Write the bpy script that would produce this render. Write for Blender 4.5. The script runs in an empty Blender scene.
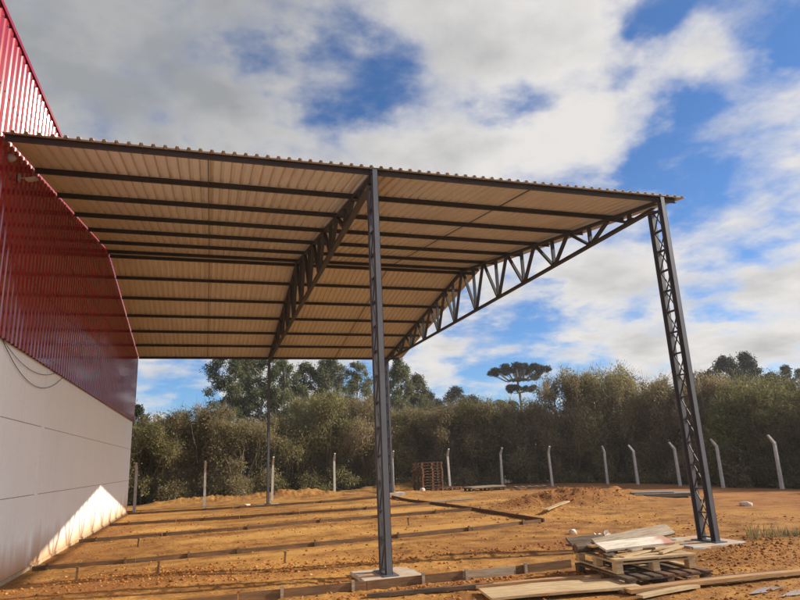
import bpy, math, random
import numpy as np
from mathutils import Vector, Matrix

scene = bpy.context.scene
COL = scene.collection
rad = math.radians

# ------------------------------------------------------------------ helpers
class MB:
    """collects shapes for ONE mesh object"""
    def __init__(self):
        self.v = []; self.f = []; self.smooth = False
    def add(self, vs, fs):
        n = len(self.v)
        self.v += [tuple(p) for p in vs]
        self.f += [tuple(i + n for i in q) for q in fs]
    def box(self, c, s, rot=None):
        sx, sy, sz = s[0] / 2, s[1] / 2, s[2] / 2
        ps = [Vector((x, y, z)) for x in (-sx, sx) for y in (-sy, sy) for z in (-sz, sz)]
        if rot is not None:
            ps = [rot @ p for p in ps]
        c = Vector(c)
        self.add([p + c for p in ps], [(0, 1, 3, 2), (4, 6, 7, 5), (0, 4, 5, 1), (2, 3, 7, 6), (0, 2, 6, 4), (1, 5, 7, 3)])
        return self
    def bar(self, a, b, w, h, up=(0, 0, 1)):
        """box along a->b; w across, h along 'up'"""
        a = Vector(a); b = Vector(b); d = (b - a); L = d.length; d.normalize()
        up = Vector(up); s = d.cross(up)
        if s.length < 1e-5: s = d.cross(Vector((0, 1, 0)))
        s.normalize(); u = s.cross(d)
        m = Matrix((s, d, u)).transposed()
        return self.box((a + b) / 2, (w, L, h), m)
    def channel(self, a, b, w, h, t=0.012, up=(0, 0, 1), side=1):
        """C section: web plus two flanges"""
        a = Vector(a); b = Vector(b); d = (b - a).normalized()
        up = Vector(up); s = d.cross(up).normalized(); u = s.cross(d)
        self.bar(a - s * side * (w / 2 - t / 2), b - s * side * (w / 2 - t / 2), t, h, up)
        for q in (-1, 1):
            o = u * q * (h / 2 - t / 2) + s * side * t / 2
            self.bar(a + o, b + o, w - t, t, up)
        return self
    def tube(self, pts, r, n=8, caps=True):
        pts = [Vector(p) for p in pts]
        rs = r if isinstance(r, (list, tuple)) else [r] * len(pts)
        rings = []
        prev = None
        for i, p in enumerate(pts):
            d = (pts[min(i + 1, len(pts) - 1)] - pts[max(i - 1, 0)]).normalized()
            if prev is None:
                s = d.cross(Vector((0.3, 0.9, 0.1)))
                if s.length < 0.1: s = d.cross(Vector((1, 0, 0)))
            else:
                s = prev - d * prev.dot(d)
            s.normalize(); prev = s
            u = d.cross(s)
            rings.append([p + (s * math.cos(2 * math.pi * k / n) + u * math.sin(2 * math.pi * k / n)) * rs[i] for k in range(n)])
        vs = [q for rg in rings for q in rg]; fs = []
        for i in range(len(pts) - 1):
            for k in range(n):
                a = i * n + k; b = i * n + (k + 1) % n
                fs.append((a, b, b + n, a + n))
        if caps:
            fs.append(tuple(range(n))[::-1]); fs.append(tuple((len(pts) - 1) * n + k for k in range(n)))
        self.add(vs, fs)
        return self
    def build(self, name, mat, parent=None, smooth=False, loc=None):
        me = bpy.data.meshes.new(name)
        me.from_pydata(self.v, [], self.f); me.update()
        return link(name, me, mat, parent, smooth, loc)

def link(name, me, mat, parent=None, smooth=False, loc=None):
    o = bpy.data.objects.new(name, me)
    COL.objects.link(o)
    if mat is not None: me.materials.append(mat)
    if smooth:
        me.polygons.foreach_set('use_smooth', [True] * len(me.polygons))
    if parent is not None: o.parent = parent
    if loc is not None: o.location = loc
    return o

def np_mesh(name, V, F):
    """V (n,3) array, F (m,k) array -> mesh"""
    V = np.asarray(V, np.float32); F = np.asarray(F, np.int32)
    me = bpy.data.meshes.new(name)
    me.vertices.add(len(V)); me.vertices.foreach_set('co', V.ravel())
    k = F.shape[1]
    me.loops.add(F.size); me.loops.foreach_set('vertex_index', F.ravel())
    me.polygons.add(len(F)); me.polygons.foreach_set('loop_start', np.arange(0, F.size, k, dtype=np.int32))
    me.polygons.foreach_set('loop_total', np.full(len(F), k, np.int32))
    me.update(calc_edges=True); me.validate()
    return me

def tag(o, label=None, cat=None, group=None, kind=None):
    if label: o['label'] = label
    if cat: o['category'] = cat
    if group: o['group'] = group
    if kind: o['kind'] = kind
    return o

def thing(name, label, cat, loc=(0, 0, 0), rz=0, group=None):
    o = bpy.data.objects.new(name, None); COL.objects.link(o)
    o.empty_display_size = 0.2
    o.location = loc; o.rotation_euler = (0, 0, rz)
    return tag(o, label, cat, group)

def dup(root, loc=None, rz=None, label=None, scale=None, rot=None):
    r = root.copy(); COL.objects.link(r)
    if loc is not None: r.location = loc
    if rz is not None: r.rotation_euler = (0, 0, rz)
    if rot is not None: r.rotation_euler = rot
    if scale is not None: r.scale = scale
    if label: r['label'] = label
    for ch in list(root.children):
        c = ch.copy(); COL.objects.link(c); c.parent = r
        for g in ch.children:
            q = g.copy(); COL.objects.link(q); q.parent = c
    return r

# ------------------------------------------------------------------ value noise in numpy
_rs = np.random.RandomState(7)
_T = _rs.rand(256, 256)
def vnoise(x, y):
    xi = np.floor(x).astype(np.int64); yi = np.floor(y).astype(np.int64)
    fx = x - xi; fy = y - yi
    fx = fx * fx * fx * (fx * (fx * 6 - 15) + 10); fy = fy * fy * fy * (fy * (fy * 6 - 15) + 10)
    a = _T[xi % 256, yi % 256]; b = _T[(xi + 1) % 256, yi % 256]
    c = _T[xi % 256, (yi + 1) % 256]; d = _T[(xi + 1) % 256, (yi + 1) % 256]
    return (a * (1 - fx) + b * fx) * (1 - fy) + (c * (1 - fx) + d * fx) * fy
def fbm(x, y, o=4):
    s = 0; a = 0.5; t = 0
    for i in range(o):
        s = s + a * vnoise(x * 2 ** i + 17.3 * i, y * 2 ** i + 5.1 * i); t += a; a *= 0.55
    return s / t - 0.5

# ------------------------------------------------------------------ materials
class NT:
    def __init__(self, name):
        self.m = bpy.data.materials.new(name); self.m.use_nodes = True
        self.t = self.m.node_tree; self.t.nodes.clear()
        self.out = self.n('ShaderNodeOutputMaterial')
    def n(self, typ, **kw):
        nd = self.t.nodes.new(typ)
        for k, v in kw.items():
            if k.startswith('i_'): nd.inputs[k[2:].replace('_', ' ')].default_value = v
            else: setattr(nd, k, v)
        return nd
    def l(self, a, b): self.t.links.new(a, b)
    def coord(self, kind='Object', scale=(1, 1, 1)):
        c = self.n('ShaderNodeTexCoord'); mp = self.n('ShaderNodeMapping')
        mp.inputs['Scale'].default_value = scale
        self.l(c.outputs[kind], mp.inputs['Vector']); return mp.outputs['Vector']
    def worldpos(self, scale=(1, 1, 1)):
        g = self.n('ShaderNodeNewGeometry'); mp = self.n('ShaderNodeMapping')
        mp.inputs['Scale'].default_value = scale
        self.l(g.outputs['Position'], mp.inputs['Vector']); return mp.outputs['Vector']
    def noise(self, vec, scale, detail=4, rough=0.55, dist=0):
        nz = self.n('ShaderNodeTexNoise'); nz.inputs['Scale'].default_value = scale
        nz.inputs['Detail'].default_value = detail; nz.inputs['Roughness'].default_value = rough
        nz.inputs['Distortion'].default_value = dist
        self.l(vec, nz.inputs['Vector']); return nz.outputs['Fac']
    def ramp(self, fac, stops):
        r = self.n('ShaderNodeValToRGB'); e = r.color_ramp.elements
        while len(e) < len(stops): e.new(0.5)
        for q, (p, c) in zip(e, stops):
            q.position = p; q.color = (*c, 1) if len(c) == 3 else c
        self.l(fac, r.inputs['Fac']); return r.outputs['Color']
    def mix(self, fac, a, b, mode='MIX'):
        m = self.n('ShaderNodeMix', data_type='RGBA', blend_type=mode)
        for s, v in ((m.inputs[0], fac), (m.inputs[6], a), (m.inputs[7], b)):
            if hasattr(v, 'is_linked'): self.l(v, s)
            elif isinstance(v, (int, float)): s.default_value = v
            else: s.default_value = (*v, 1)
        return m.outputs[2]
    def math(self, op, a, b=None, clamp=False):
        m = self.n('ShaderNodeMath', operation=op); m.use_clamp = clamp
        for s, v in zip(m.inputs, (a, b)):
            if v is None: continue
            if hasattr(v, 'is_linked'): self.l(v, s)
            else: s.default_value = v
        return m.outputs[0]
    def bsdf(self, color, rough=0.8, metal=0, bump=None, bstr=0.3, bdist=0.02, spec=0.5):
        b = self.n('ShaderNodeBsdfPrincipled')
        for s, v in ((b.inputs['Base Color'], color), (b.inputs['Roughness'], rough), (b.inputs['Metallic'], metal)):
            if hasattr(v, 'is_linked'): self.l(v, s)
            elif isinstance(v, (int, float)): s.default_value = v
            else: s.default_value = (*v, 1)
        b.inputs['Specular IOR Level'].default_value = spec
        if bump is not None:
            bp = self.n('ShaderNodeBump'); bp.inputs['Strength'].default_value = bstr; bp.inputs['Distance'].default_value = bdist
            self.l(bump, bp.inputs['Height']); self.l(bp.outputs['Normal'], b.inputs['Normal'])
        self.l(b.outputs['BSDF'], self.out.inputs['Surface'])
        return b

def m_ground():
    k = NT('orange_earth'); p = k.worldpos()
    big = k.noise(p, 0.28, 5, 0.6, 0.6); mid = k.noise(p, 1.7, 6, 0.65, 0.3); fine = k.noise(p, 16, 6, 0.75); grit = k.noise(p, 60, 3, 0.7)
    c = k.ramp(mid, [(0.30, (0.120, 0.050, 0.014)), (0.43, (0.225, 0.102, 0.027)), (0.56, (0.325, 0.160, 0.042)), (0.72, (0.41, 0.225, 0.068))])
    gold = k.ramp(big, [(0.50, (0, 0, 0)), (0.63, (1, 1, 1))])
    c = k.mix(k.math('MULTIPLY', gold, 0.65), c, (0.47, 0.245, 0.062))
    red = k.ramp(k.noise(p, 0.5, 4, 0.6), [(0.55, (0, 0, 0)), (0.7, (1, 1, 1))])
    c = k.mix(k.math('MULTIPLY', red, 0.5), c, (0.22, 0.070, 0.022))
    f = k.ramp(fine, [(0.32, (0.50, 0.46, 0.42)), (0.5, (1, 1, 1)), (0.70, (1.28, 1.30, 1.36))])
    c = k.mix(1.0, c, f, 'MULTIPLY')
    g2 = k.ramp(grit, [(0.3, (0.70, 0.68, 0.66)), (0.55, (1, 1, 1)), (0.75, (1.30, 1.34, 1.40))])
    c = k.mix(0.8, c, g2, 'MULTIPLY')
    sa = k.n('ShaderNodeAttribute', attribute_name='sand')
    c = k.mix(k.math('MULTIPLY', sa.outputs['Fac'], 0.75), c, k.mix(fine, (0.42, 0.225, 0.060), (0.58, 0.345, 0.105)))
    du = k.n('ShaderNodeAttribute', attribute_name='dug')
    c = k.mix(k.math('MULTIPLY', du.outputs['Fac'], 0.62), c, k.mix(fine, (0.095, 0.034, 0.011), (0.25, 0.100, 0.030)))
    # redder bare soil towards the far right side of the yard, forest litter beyond the fence
    sx = k.n('ShaderNodeSeparateXYZ'); g = k.n('ShaderNodeNewGeometry'); k.l(g.outputs['Position'], sx.inputs[0])
    r2 = k.n('ShaderNodeMapRange'); r2.inputs[1].default_value = 15; r2.inputs[2].default_value = 22
    k.l(k.math('ADD', sx.outputs['X'], k.math('MULTIPLY', k.math('SUBTRACT', mid, 0.5), 8)), r2.inputs[0])
    c = k.mix(k.math('MULTIPLY', r2.outputs[0], 0.55), c, (0.24, 0.085, 0.034))
    far = k.n('ShaderNodeMapRange'); far.inputs[1].default_value = 36.2; far.inputs[2].default_value = 37.5
    k.l(k.math('ADD', sx.outputs['Y'], k.math('MULTIPLY', mid, 1.0)), far.inputs[0])
    far2 = k.n('ShaderNodeMapRange'); far2.inputs[1].default_value = 26.3; far2.inputs[2].default_value = 27.5
    k.l(sx.outputs['X'], far2.inputs[0])
    c = k.mix(k.math('MAXIMUM', far.outputs[0], far2.outputs[0]), c, k.ramp(fine, [(0.3, (0.025, 0.022, 0.012)), (0.7, (0.075, 0.065, 0.030))]))
    bm = k.math('ADD', k.math('MULTIPLY', fine, 0.6), k.math('MULTIPLY', grit, 0.4))
    k.bsdf(c, 0.95, 0, bm, 0.6, 0.035, 0.15)
    return k.m

def m_clods():
    k = NT('clod_earth'); g = k.n('ShaderNodeNewGeometry')
    c = k.ramp(g.outputs['Random Per Island'], [(0.0, (0.13, 0.043, 0.011)), (0.4, (0.25, 0.093, 0.021)), (0.8, (0.36, 0.155, 0.042)), (0.97, (0.42, 0.21, 0.07)), (1.0, (0.50, 0.34, 0.18))])
    k.bsdf(c, 0.95, 0, k.noise(k.worldpos(), 50, 4), 0.5, 0.02, 0.15); return k.m

def m_wood(name, base, dark, scale=(1, 1, 1), rough=0.8):
    """grain along local X"""
    k = NT(name); o = k.coord('Object', (1.2, 14, 14)); oi = k.n('ShaderNodeObjectInfo')
    g = k.n('ShaderNodeNewGeometry')
    off = k.n('ShaderNodeVectorMath', operation='ADD'); k.l(o, off.inputs[0])
    cmb = k.n('ShaderNodeCombineXYZ'); k.l(k.math('MULTIPLY', g.outputs['Random Per Island'], 37), cmb.inputs[0]); k.l(k.math('MULTIPLY', oi.outputs['Random'], 53), cmb.inputs[1])
    k.l(cmb.outputs[0], off.inputs[1])
    n1 = k.noise(off.outputs[0], 2.2, 6, 0.65, 0.5); n2 = k.noise(off.outputs[0], 9, 3, 0.6)
    c = k.ramp(n1, [(0.30, dark), (0.5, tuple((a + b) / 2 for a, b in zip(base, dark))), (0.66, base)])
    c = k.mix(0.7, c, k.ramp(n2, [(0.3, (0.65, 0.63, 0.6)), (0.6, (1.05, 1.05, 1.05))]), 'MULTIPLY')
    v = k.ramp(g.outputs['Random Per Island'], [(0, (0.75, 0.74, 0.72)), (1, (1.15, 1.13, 1.1))])
    c = k.mix(0.8, c, v, 'MULTIPLY')
    st = k.ramp(k.noise(k.worldpos(), 2.3, 5, 0.6), [(0.50, (0, 0, 0)), (0.72, (1, 1, 1))])
    c = k.mix(k.math('MULTIPLY', st, 0.45), c, (0.26, 0.11, 0.035))
    k.bsdf(c, rough, 0, n1, 0.35, 0.01, 0.25); return k.m

def m_steel(name, c0, c1, rough=0.5):
    k = NT(name); p = k.worldpos()
    n = k.noise(p, 1.6, 6, 0.65); f = k.noise(p, 22, 4, 0.65)
    c = k.ramp(n, [(0.3, c0), (0.7, c1)])
    st = k.ramp(f, [(0.60, (0, 0, 0)), (0.75, (1, 1, 1))])
    c = k.mix(k.math('MULTIPLY', st, 0.18), c, (0.20, 0.12, 0.07))
    k.bsdf(c, rough, 0.0, f, 0.08, 0.005, 0.5); return k.m

def m_roof():
    k = NT('galvanised_sheet'); p = k.worldpos((1, 0.25, 1))
    n = k.noise(p, 0.9, 5, 0.6); f = k.noise(k.worldpos((6, 0.6, 1)), 3, 4, 0.6)
    c = k.ramp(n, [(0.3, (0.54, 0.515, 0.49)), (0.7, (0.65, 0.63, 0.60))])
    c = k.mix(0.5, c, k.ramp(f, [(0.3, (0.78, 0.76, 0.74)), (0.6, (1, 1, 1))]), 'MULTIPLY')
    # the upper side weathered darker
    g = k.n('ShaderNodeNewGeometry')
    sep = k.n('ShaderNodeSeparateXYZ'); k.l(g.outputs['True Normal'], sep.inputs[0])
    k.bsdf(c, 0.42, 0.15, f, 0.05, 0.01, 0.4); return k.m

def m_red():
    k = NT('red_painted_sheet')
    n = k.noise(k.worldpos((1, 1, 0.25)), 1.3, 5, 0.6)
    c = k.ramp(n, [(0.3, (0.20, 0.006, 0.008)), (0.7, (0.26, 0.009, 0.011))])
    r = k.n('ShaderNodeMapRange'); r.inputs[3].default_value = 0.05; r.inputs[4].default_value = 0.12
    k.l(k.noise(k.worldpos((1, 6, 0.3)), 2.0, 4), r.inputs[0])
    b = k.bsdf(c, r.outputs[0], 0.0, k.noise(k.worldpos((1, 3, 0.6)), 1.8, 3), 0.04, 0.02, 0.75); return k.m

def m_wall():
    k = NT('white_precast_concrete'); p = k.worldpos()
    n = k.noise(p, 0.7, 5, 0.6); f = k.noise(p, 9, 5, 0.65)
    c = k.ramp(n, [(0.3, (0.89, 0.89, 0.83)), (0.7, (0.93, 0.93, 0.88))])
    c = k.mix(0.5, c, k.ramp(f, [(0.3, (0.93, 0.925, 0.915)), (0.6, (1, 1, 1))]), 'MULTIPLY')
    stv = k.noise(k.worldpos((1, 5, 0.12)), 1.6, 5, 0.6)
    c = k.mix(1.0, c, k.ramp(stv, [(0.28, (0.95, 0.94, 0.92)), (0.45, (1, 1, 1))]), 'MULTIPLY')
    # rain-splashed orange earth along the foot, of uneven height
    s = k.n('ShaderNodeSeparateXYZ'); g = k.n('ShaderNodeNewGeometry'); k.l(g.outputs['Position'], s.inputs[0])
    n2 = k.noise(k.worldpos((1, 1, 0.35)), 1.4, 6, 0.65)
    top = k.math('ADD', k.math('MULTIPLY', n2, 1.9), -0.22)
    h = k.math('SUBTRACT', 1.0, k.math('DIVIDE', s.outputs['Z'], k.math('MAXIMUM', top, 0.06)), True)
    h = k.math('POWER', h, 1.15)
    c = k.mix(k.math('MULTIPLY', h, 1.0), c, (0.50, 0.22, 0.055))
    k.bsdf(c, 0.75, 0, f, 0.06, 0.01, 0.3); return k.m

def m_plain(name, c0, c1, rough=0.85, scale=6, bump=0.2, metal=0, spec=0.3):
    k = NT(name); p = k.worldpos()
    n = k.noise(p, scale, 6, 0.65)
    k.bsdf(k.ramp(n, [(0.3, c0), (0.7, c1)]), rough, metal, n, bump, 0.01, spec); return k.m

def m_concrete_dirty(name, c0, c1):
    k = NT(name); p = k.worldpos(); n = k.noise(p, 5, 6, 0.65); m2 = k.noise(p, 2.2, 5, 0.6)
    c = k.ramp(n, [(0.3, c0), (0.7, c1)])
    c = k.mix(k.math('MULTIPLY', k.ramp(m2, [(0.42, (0, 0, 0)), (0.62, (1, 1, 1))]), 0.65), c, (0.42, 0.20, 0.06))
    k.bsdf(c, 0.9, 0, n, 0.3, 0.01, 0.2); return k.m

def m_leaf(name, stops, trans=0.38):
    k = NT(name); g = k.n('ShaderNodeNewGeometry'); oi = k.n('ShaderNodeObjectInfo')
    p = k.worldpos()
    big = k.noise(p, 0.55, 4, 0.6)
    f = k.math('ADD', k.math('MULTIPLY', g.outputs['Random Per Island'], 0.40), k.math('MULTIPLY', k.math('SUBTRACT', big, 0.27), 1.25))
    c = k.ramp(f, stops)
    hv = k.n('ShaderNodeHueSaturation')
    mr = k.n('ShaderNodeMapRange'); mr.inputs[3].default_value = 0.80; mr.inputs[4].default_value = 1.18
    k.l(oi.outputs['Random'], mr.inputs[0]); k.l(mr.outputs[0], hv.inputs['Value']); k.l(c, hv.inputs['Color'])
    mh = k.n('ShaderNodeMapRange'); mh.inputs[3].default_value = 0.488; mh.inputs[4].default_value = 0.512
    k.l(k.math('FRACT', k.math('MULTIPLY', oi.outputs['Random'], 7.3)), mh.inputs[0]); k.l(mh.outputs[0], hv.inputs['Hue'])
    b = k.n('ShaderNodeBsdfPrincipled'); k.l(hv.outputs[0], b.inputs['Base Color']); b.inputs['Roughness'].default_value = 0.62; b.inputs['Specular IOR Level'].default_value = 0.25
    t = k.n('ShaderNodeBsdfTranslucent'); k.l(hv.outputs[0], t.inputs['Color'])
    mx = k.n('ShaderNodeMixShader'); mx.inputs[0].default_value = trans
    k.l(b.outputs[0], mx.inputs[1]); k.l(t.outputs[0], mx.inputs[2]); k.l(mx.outputs[0], k.out.inputs['Surface'])
    return k.m

def m_paintplank():
    k = NT('white_painted_board_with_red_stain'); o = k.coord('Object', (1, 1, 1))
    n = k.noise(k.coord('Object', (1.5, 12, 12)), 2.4, 6, 0.65)
    c = k.ramp(n, [(0.34, (0.26, 0.19, 0.12)), (0.46, (0.48, 0.42, 0.33)), (0.7, (0.60, 0.56, 0.49))])
    s = k.n('ShaderNodeSeparateXYZ'); k.l(o, s.inputs[0])
    e = k.n('ShaderNodeMapRange'); e.inputs[1].default_value = 0.30; e.inputs[2].default_value = 0.50
    k.l(k.math('ADD', s.outputs['X'], k.math('MULTIPLY', k.math('SUBTRACT', k.noise(o, 6, 4), 0.5), 0.5)), e.inputs[0])
    c = k.mix(k.math('MULTIPLY', e.outputs[0], 0.7), c, (0.30, 0.075, 0.035))
    k.bsdf(c, 0.75, 0, n, 0.3, 0.01, 0.3); return k.m

M = dict(
    ground=m_ground(), clods=m_clods(), roof=m_roof(), red=m_red(), wall=m_wall(),
    steel=m_steel('grey_primed_steel', (0.018, 0.018, 0.021), (0.034, 0.034, 0.039), 0.58),
    purlin=m_steel('dark_primed_steel', (0.018, 0.014, 0.014), (0.034, 0.027, 0.025), 0.6),
    post=m_steel('grey_post_steel', (0.062, 0.065, 0.074), (0.098, 0.101, 0.112), 0.42),
    concrete=m_concrete_dirty('footing_concrete', (0.30, 0.27, 0.22), (0.44, 0.41, 0.35)),
    fencepost=m_plain('pale_concrete', (0.40, 0.38, 0.33), (0.60, 0.58, 0.52), 0.85, 9),
    plinth=m_concrete_dirty('plinth_concrete', (0.38, 0.27, 0.16), (0.46, 0.38, 0.28)),
    form=m_wood('weathered_form_timber', (0.17, 0.098, 0.050), (0.065, 0.036, 0.017)),
    form_pale=m_wood('pale_form_timber', (0.50, 0.40, 0.25), (0.30, 0.20, 0.10)),
    grey_wood=m_wood('silvered_timber', (0.34, 0.285, 0.21), (0.16, 0.12, 0.08)),
    pale_wood=m_wood('fresh_pale_timber', (0.54, 0.42, 0.25), (0.30, 0.21, 0.11)),
    dark_wood=m_wood('dark_wet_timber', (0.13, 0.095, 0.065), (0.035, 0.024, 0.016)),
    red_wood=m_wood('red_brown_timber', (0.21, 0.105, 0.060), (0.085, 0.04, 0.022)),
    brown_wood=m_wood('brown_plank_timber', (0.46, 0.29, 0.14), (0.26, 0.14, 0.055)),
    painted=m_paintplank(),
    cable=m_plain('black_cable_sheath', (0.05, 0.045, 0.045), (0.09, 0.08, 0.08), 0.5),
    fitting=m_plain('pale_grey_fitting', (0.26, 0.25, 0.24), (0.36, 0.35, 0.34), 0.5),
    glass=m_plain('lamp_glass', (0.55, 0.56, 0.55), (0.65, 0.66, 0.65), 0.15),
    stone=m_plain('pale_stone', (0.48, 0.40, 0.30), (0.66, 0.58, 0.47), 0.9, 12),
    rag=m_plain('dirty_white_paper', (0.55, 0.46, 0.36), (0.72, 0.65, 0.56), 0.9, 12),
    sheetgrey=m_plain('grey_wet_board', (0.13, 0.11, 0.085), (0.26, 0.22, 0.17), 0.6, 3),
    bark=m_plain('grey_brown_bark', (0.13, 0.105, 0.075), (0.30, 0.25, 0.19), 0.95, 8, 0.5),
    palebark=m_plain('pale_eucalyptus_bark', (0.30, 0.26, 0.20), (0.50, 0.45, 0.38), 0.9, 5, 0.3),
    dist=m_plain('far_roof', (0.2, 0.2, 0.2), (0.3, 0.3, 0.3)),
    bush=m_leaf('olive_scrub_leaf', [(0.12, (0.092, 0.081, 0.032)), (0.40, (0.173, 0.152, 0.060)), (0.65, (0.255, 0.219, 0.096)), (0.9, (0.381, 0.317, 0.175))]),
    bushgrey=m_leaf('grey_brown_scrub_leaf', [(0.12, (0.108, 0.082, 0.037)), (0.40, (0.198, 0.156, 0.074)), (0.65, (0.285, 0.224, 0.117)), (0.9, (0.439, 0.346, 0.218))]),
    bushyellow=m_leaf('yellow_green_leaf', [(0.1, (0.07, 0.075, 0.020)), (0.5, (0.17, 0.165, 0.040)), (0.9, (0.32, 0.29, 0.085))]),
    euc=m_leaf('eucalyptus_leaf', [(0.1, (0.050, 0.054, 0.021)), (0.45, (0.104, 0.109, 0.046)), (0.75, (0.158, 0.160, 0.074)), (0.95, (0.225, 0.220, 0.119))]),
    pine=m_leaf('dark_conifer_needle', [(0.1, (0.008, 0.013, 0.006)), (0.5, (0.020, 0.028, 0.013)), (0.9, (0.042, 0.052, 0.027))], 0.1),
    weed=m_leaf('weed_leaf', [(0.1, (0.091, 0.084, 0.032)), (0.5, (0.154, 0.133, 0.056)), (0.9, (0.224, 0.182, 0.091))]),
    puddle=None,
)
k = NT('muddy_water'); k.bsdf((0.30, 0.20, 0.11), 0.06, 0, k.noise(k.worldpos(), 9, 3), 0.04, 0.01, 0.6); M['puddle'] = k.m

# ------------------------------------------------------------------ camera
cam = bpy.data.cameras.new('camera'); co = bpy.data.objects.new('camera', cam); COL.objects.link(co)
f_px = 617.78
cam.sensor_fit = 'HORIZONTAL'; cam.sensor_width = 36; cam.lens = f_px * 36 / 800; cam.clip_end = 5000; cam.clip_start = 0.1
r = Vector((0.95636391, -0.28884577, -0.04400221)); u = Vector((-0.03162751, -0.25205882, 0.96719494)); fw = Vector((0.29046131, 0.92359866, 0.25019543))
mw = Matrix((r, u, -fw)).transposed().to_4x4(); mw.translation = Vector((3.16, 0, 1.7))
co.matrix_world = mw
scene.camera = co

# ------------------------------------------------------------------ light
SUN = Vector((0.86, -0.17, 0.481)).normalized()
sl = bpy.data.lights.new('sun', 'SUN'); so = bpy.data.objects.new('sun', sl); COL.objects.link(so)
sl.energy = 4.2; sl.angle = rad(0.6); sl.color = (1.0, 0.90, 0.76)
so.rotation_euler = SUN.to_track_quat('Z', 'Y').to_euler(); so.location = (30, -10, 30)

CLOUDS = [
(-0.206,0.817,0.539,0.309,1.10),(-0.029,0.805,0.593,0.214,0.75),(0.046,0.860,0.507,0.212,0.90),(-0.127,0.684,0.718,0.326,1.00),
(0.150,0.812,0.562,0.085,-0.85),(0.100,0.826,0.556,0.075,-0.6),(0.230,0.795,0.555,0.085,-0.75),(0.310,0.790,0.530,0.070,-0.60),(0.390,0.768,0.507,0.055,-0.55),(0.05,0.80,0.60,0.06,-0.5),
(0.419,0.753,0.507,0.046,-0.45),(0.040,0.790,0.611,0.058,-0.30),(0.281,0.732,0.620,0.140,0.80),(0.421,0.695,0.583,0.162,0.95),
(0.486,0.667,0.565,0.102,0.60),(0.320,0.824,0.469,0.173,0.90),(0.167,0.857,0.487,0.140,0.80),(0.544,0.700,0.462,0.134,0.90),
(0.472,0.750,0.464,0.138,0.70),(0.545,0.665,0.511,0.032,-0.50),(0.500,0.835,0.230,0.075,-0.85),(0.600,0.770,0.215,0.050,-0.6),(0.400,0.890,0.215,0.055,-0.7),(0.690,0.690,0.215,0.045,-0.5),(0.568,0.595,0.568,0.062,-1.00),(0.672,0.519,0.528,0.117,-0.80),
(0.631,0.547,0.550,0.047,0.50),(0.624,0.595,0.506,0.076,0.95),(0.702,0.548,0.455,0.073,0.75),(0.734,0.501,0.459,0.064,0.70),
(0.654,0.629,0.420,0.085,-0.80),(0.627,0.694,0.354,0.103,-0.50),(0.722,0.561,0.406,0.067,-0.55),(0.692,0.613,0.382,0.063,0.80),
(0.735,0.576,0.359,0.054,0.75),(0.723,0.616,0.313,0.083,-0.85),(0.665,0.693,0.278,0.073,-0.55),(0.410,0.803,0.433,0.039,-0.40),
(0.716,0.670,0.198,0.128,0.95),(0.755,0.620,0.214,0.109,0.80),(0.627,0.744,0.230,0.135,0.70),(0.567,0.768,0.298,0.107,0.75),
(0.521,0.822,0.231,0.039,-0.60),(0.426,0.883,0.195,0.096,0.70),(0.465,0.839,0.283,0.111,0.55),(0.629,0.762,0.157,0.180,0.80),
(0.733,0.669,0.126,0.126,0.80),(0.374,0.894,0.245,0.040,-0.60),(0.547,0.822,0.160,0.093,0.40),(0.440,0.891,0.115,0.111,-1.10),
(0.571,0.813,0.117,0.061,-0.50),(0.534,0.837,0.120,0.031,0.60),(0.353,0.922,0.160,0.097,0.75),(-0.058,0.986,0.158,0.091,0.60),
(-0.029,0.991,0.128,0.076,-0.80),(0.137,0.980,0.142,0.095,0.40),(-0.069,0.994,0.087,0.052,0.55),(-0.013,0.994,0.104,0.046,-0.70),
(0.10,0.985,0.135,0.10,0.9),(0.17,0.975,0.15,0.09,0.7),(0.215,0.971,0.103,0.064,-0.60),(0.817,0.501,0.286,0.187,0.50),(0.816,0.353,0.459,0.219,0.40),
(-0.459,0.829,0.320,0.346,0.80)]

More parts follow.
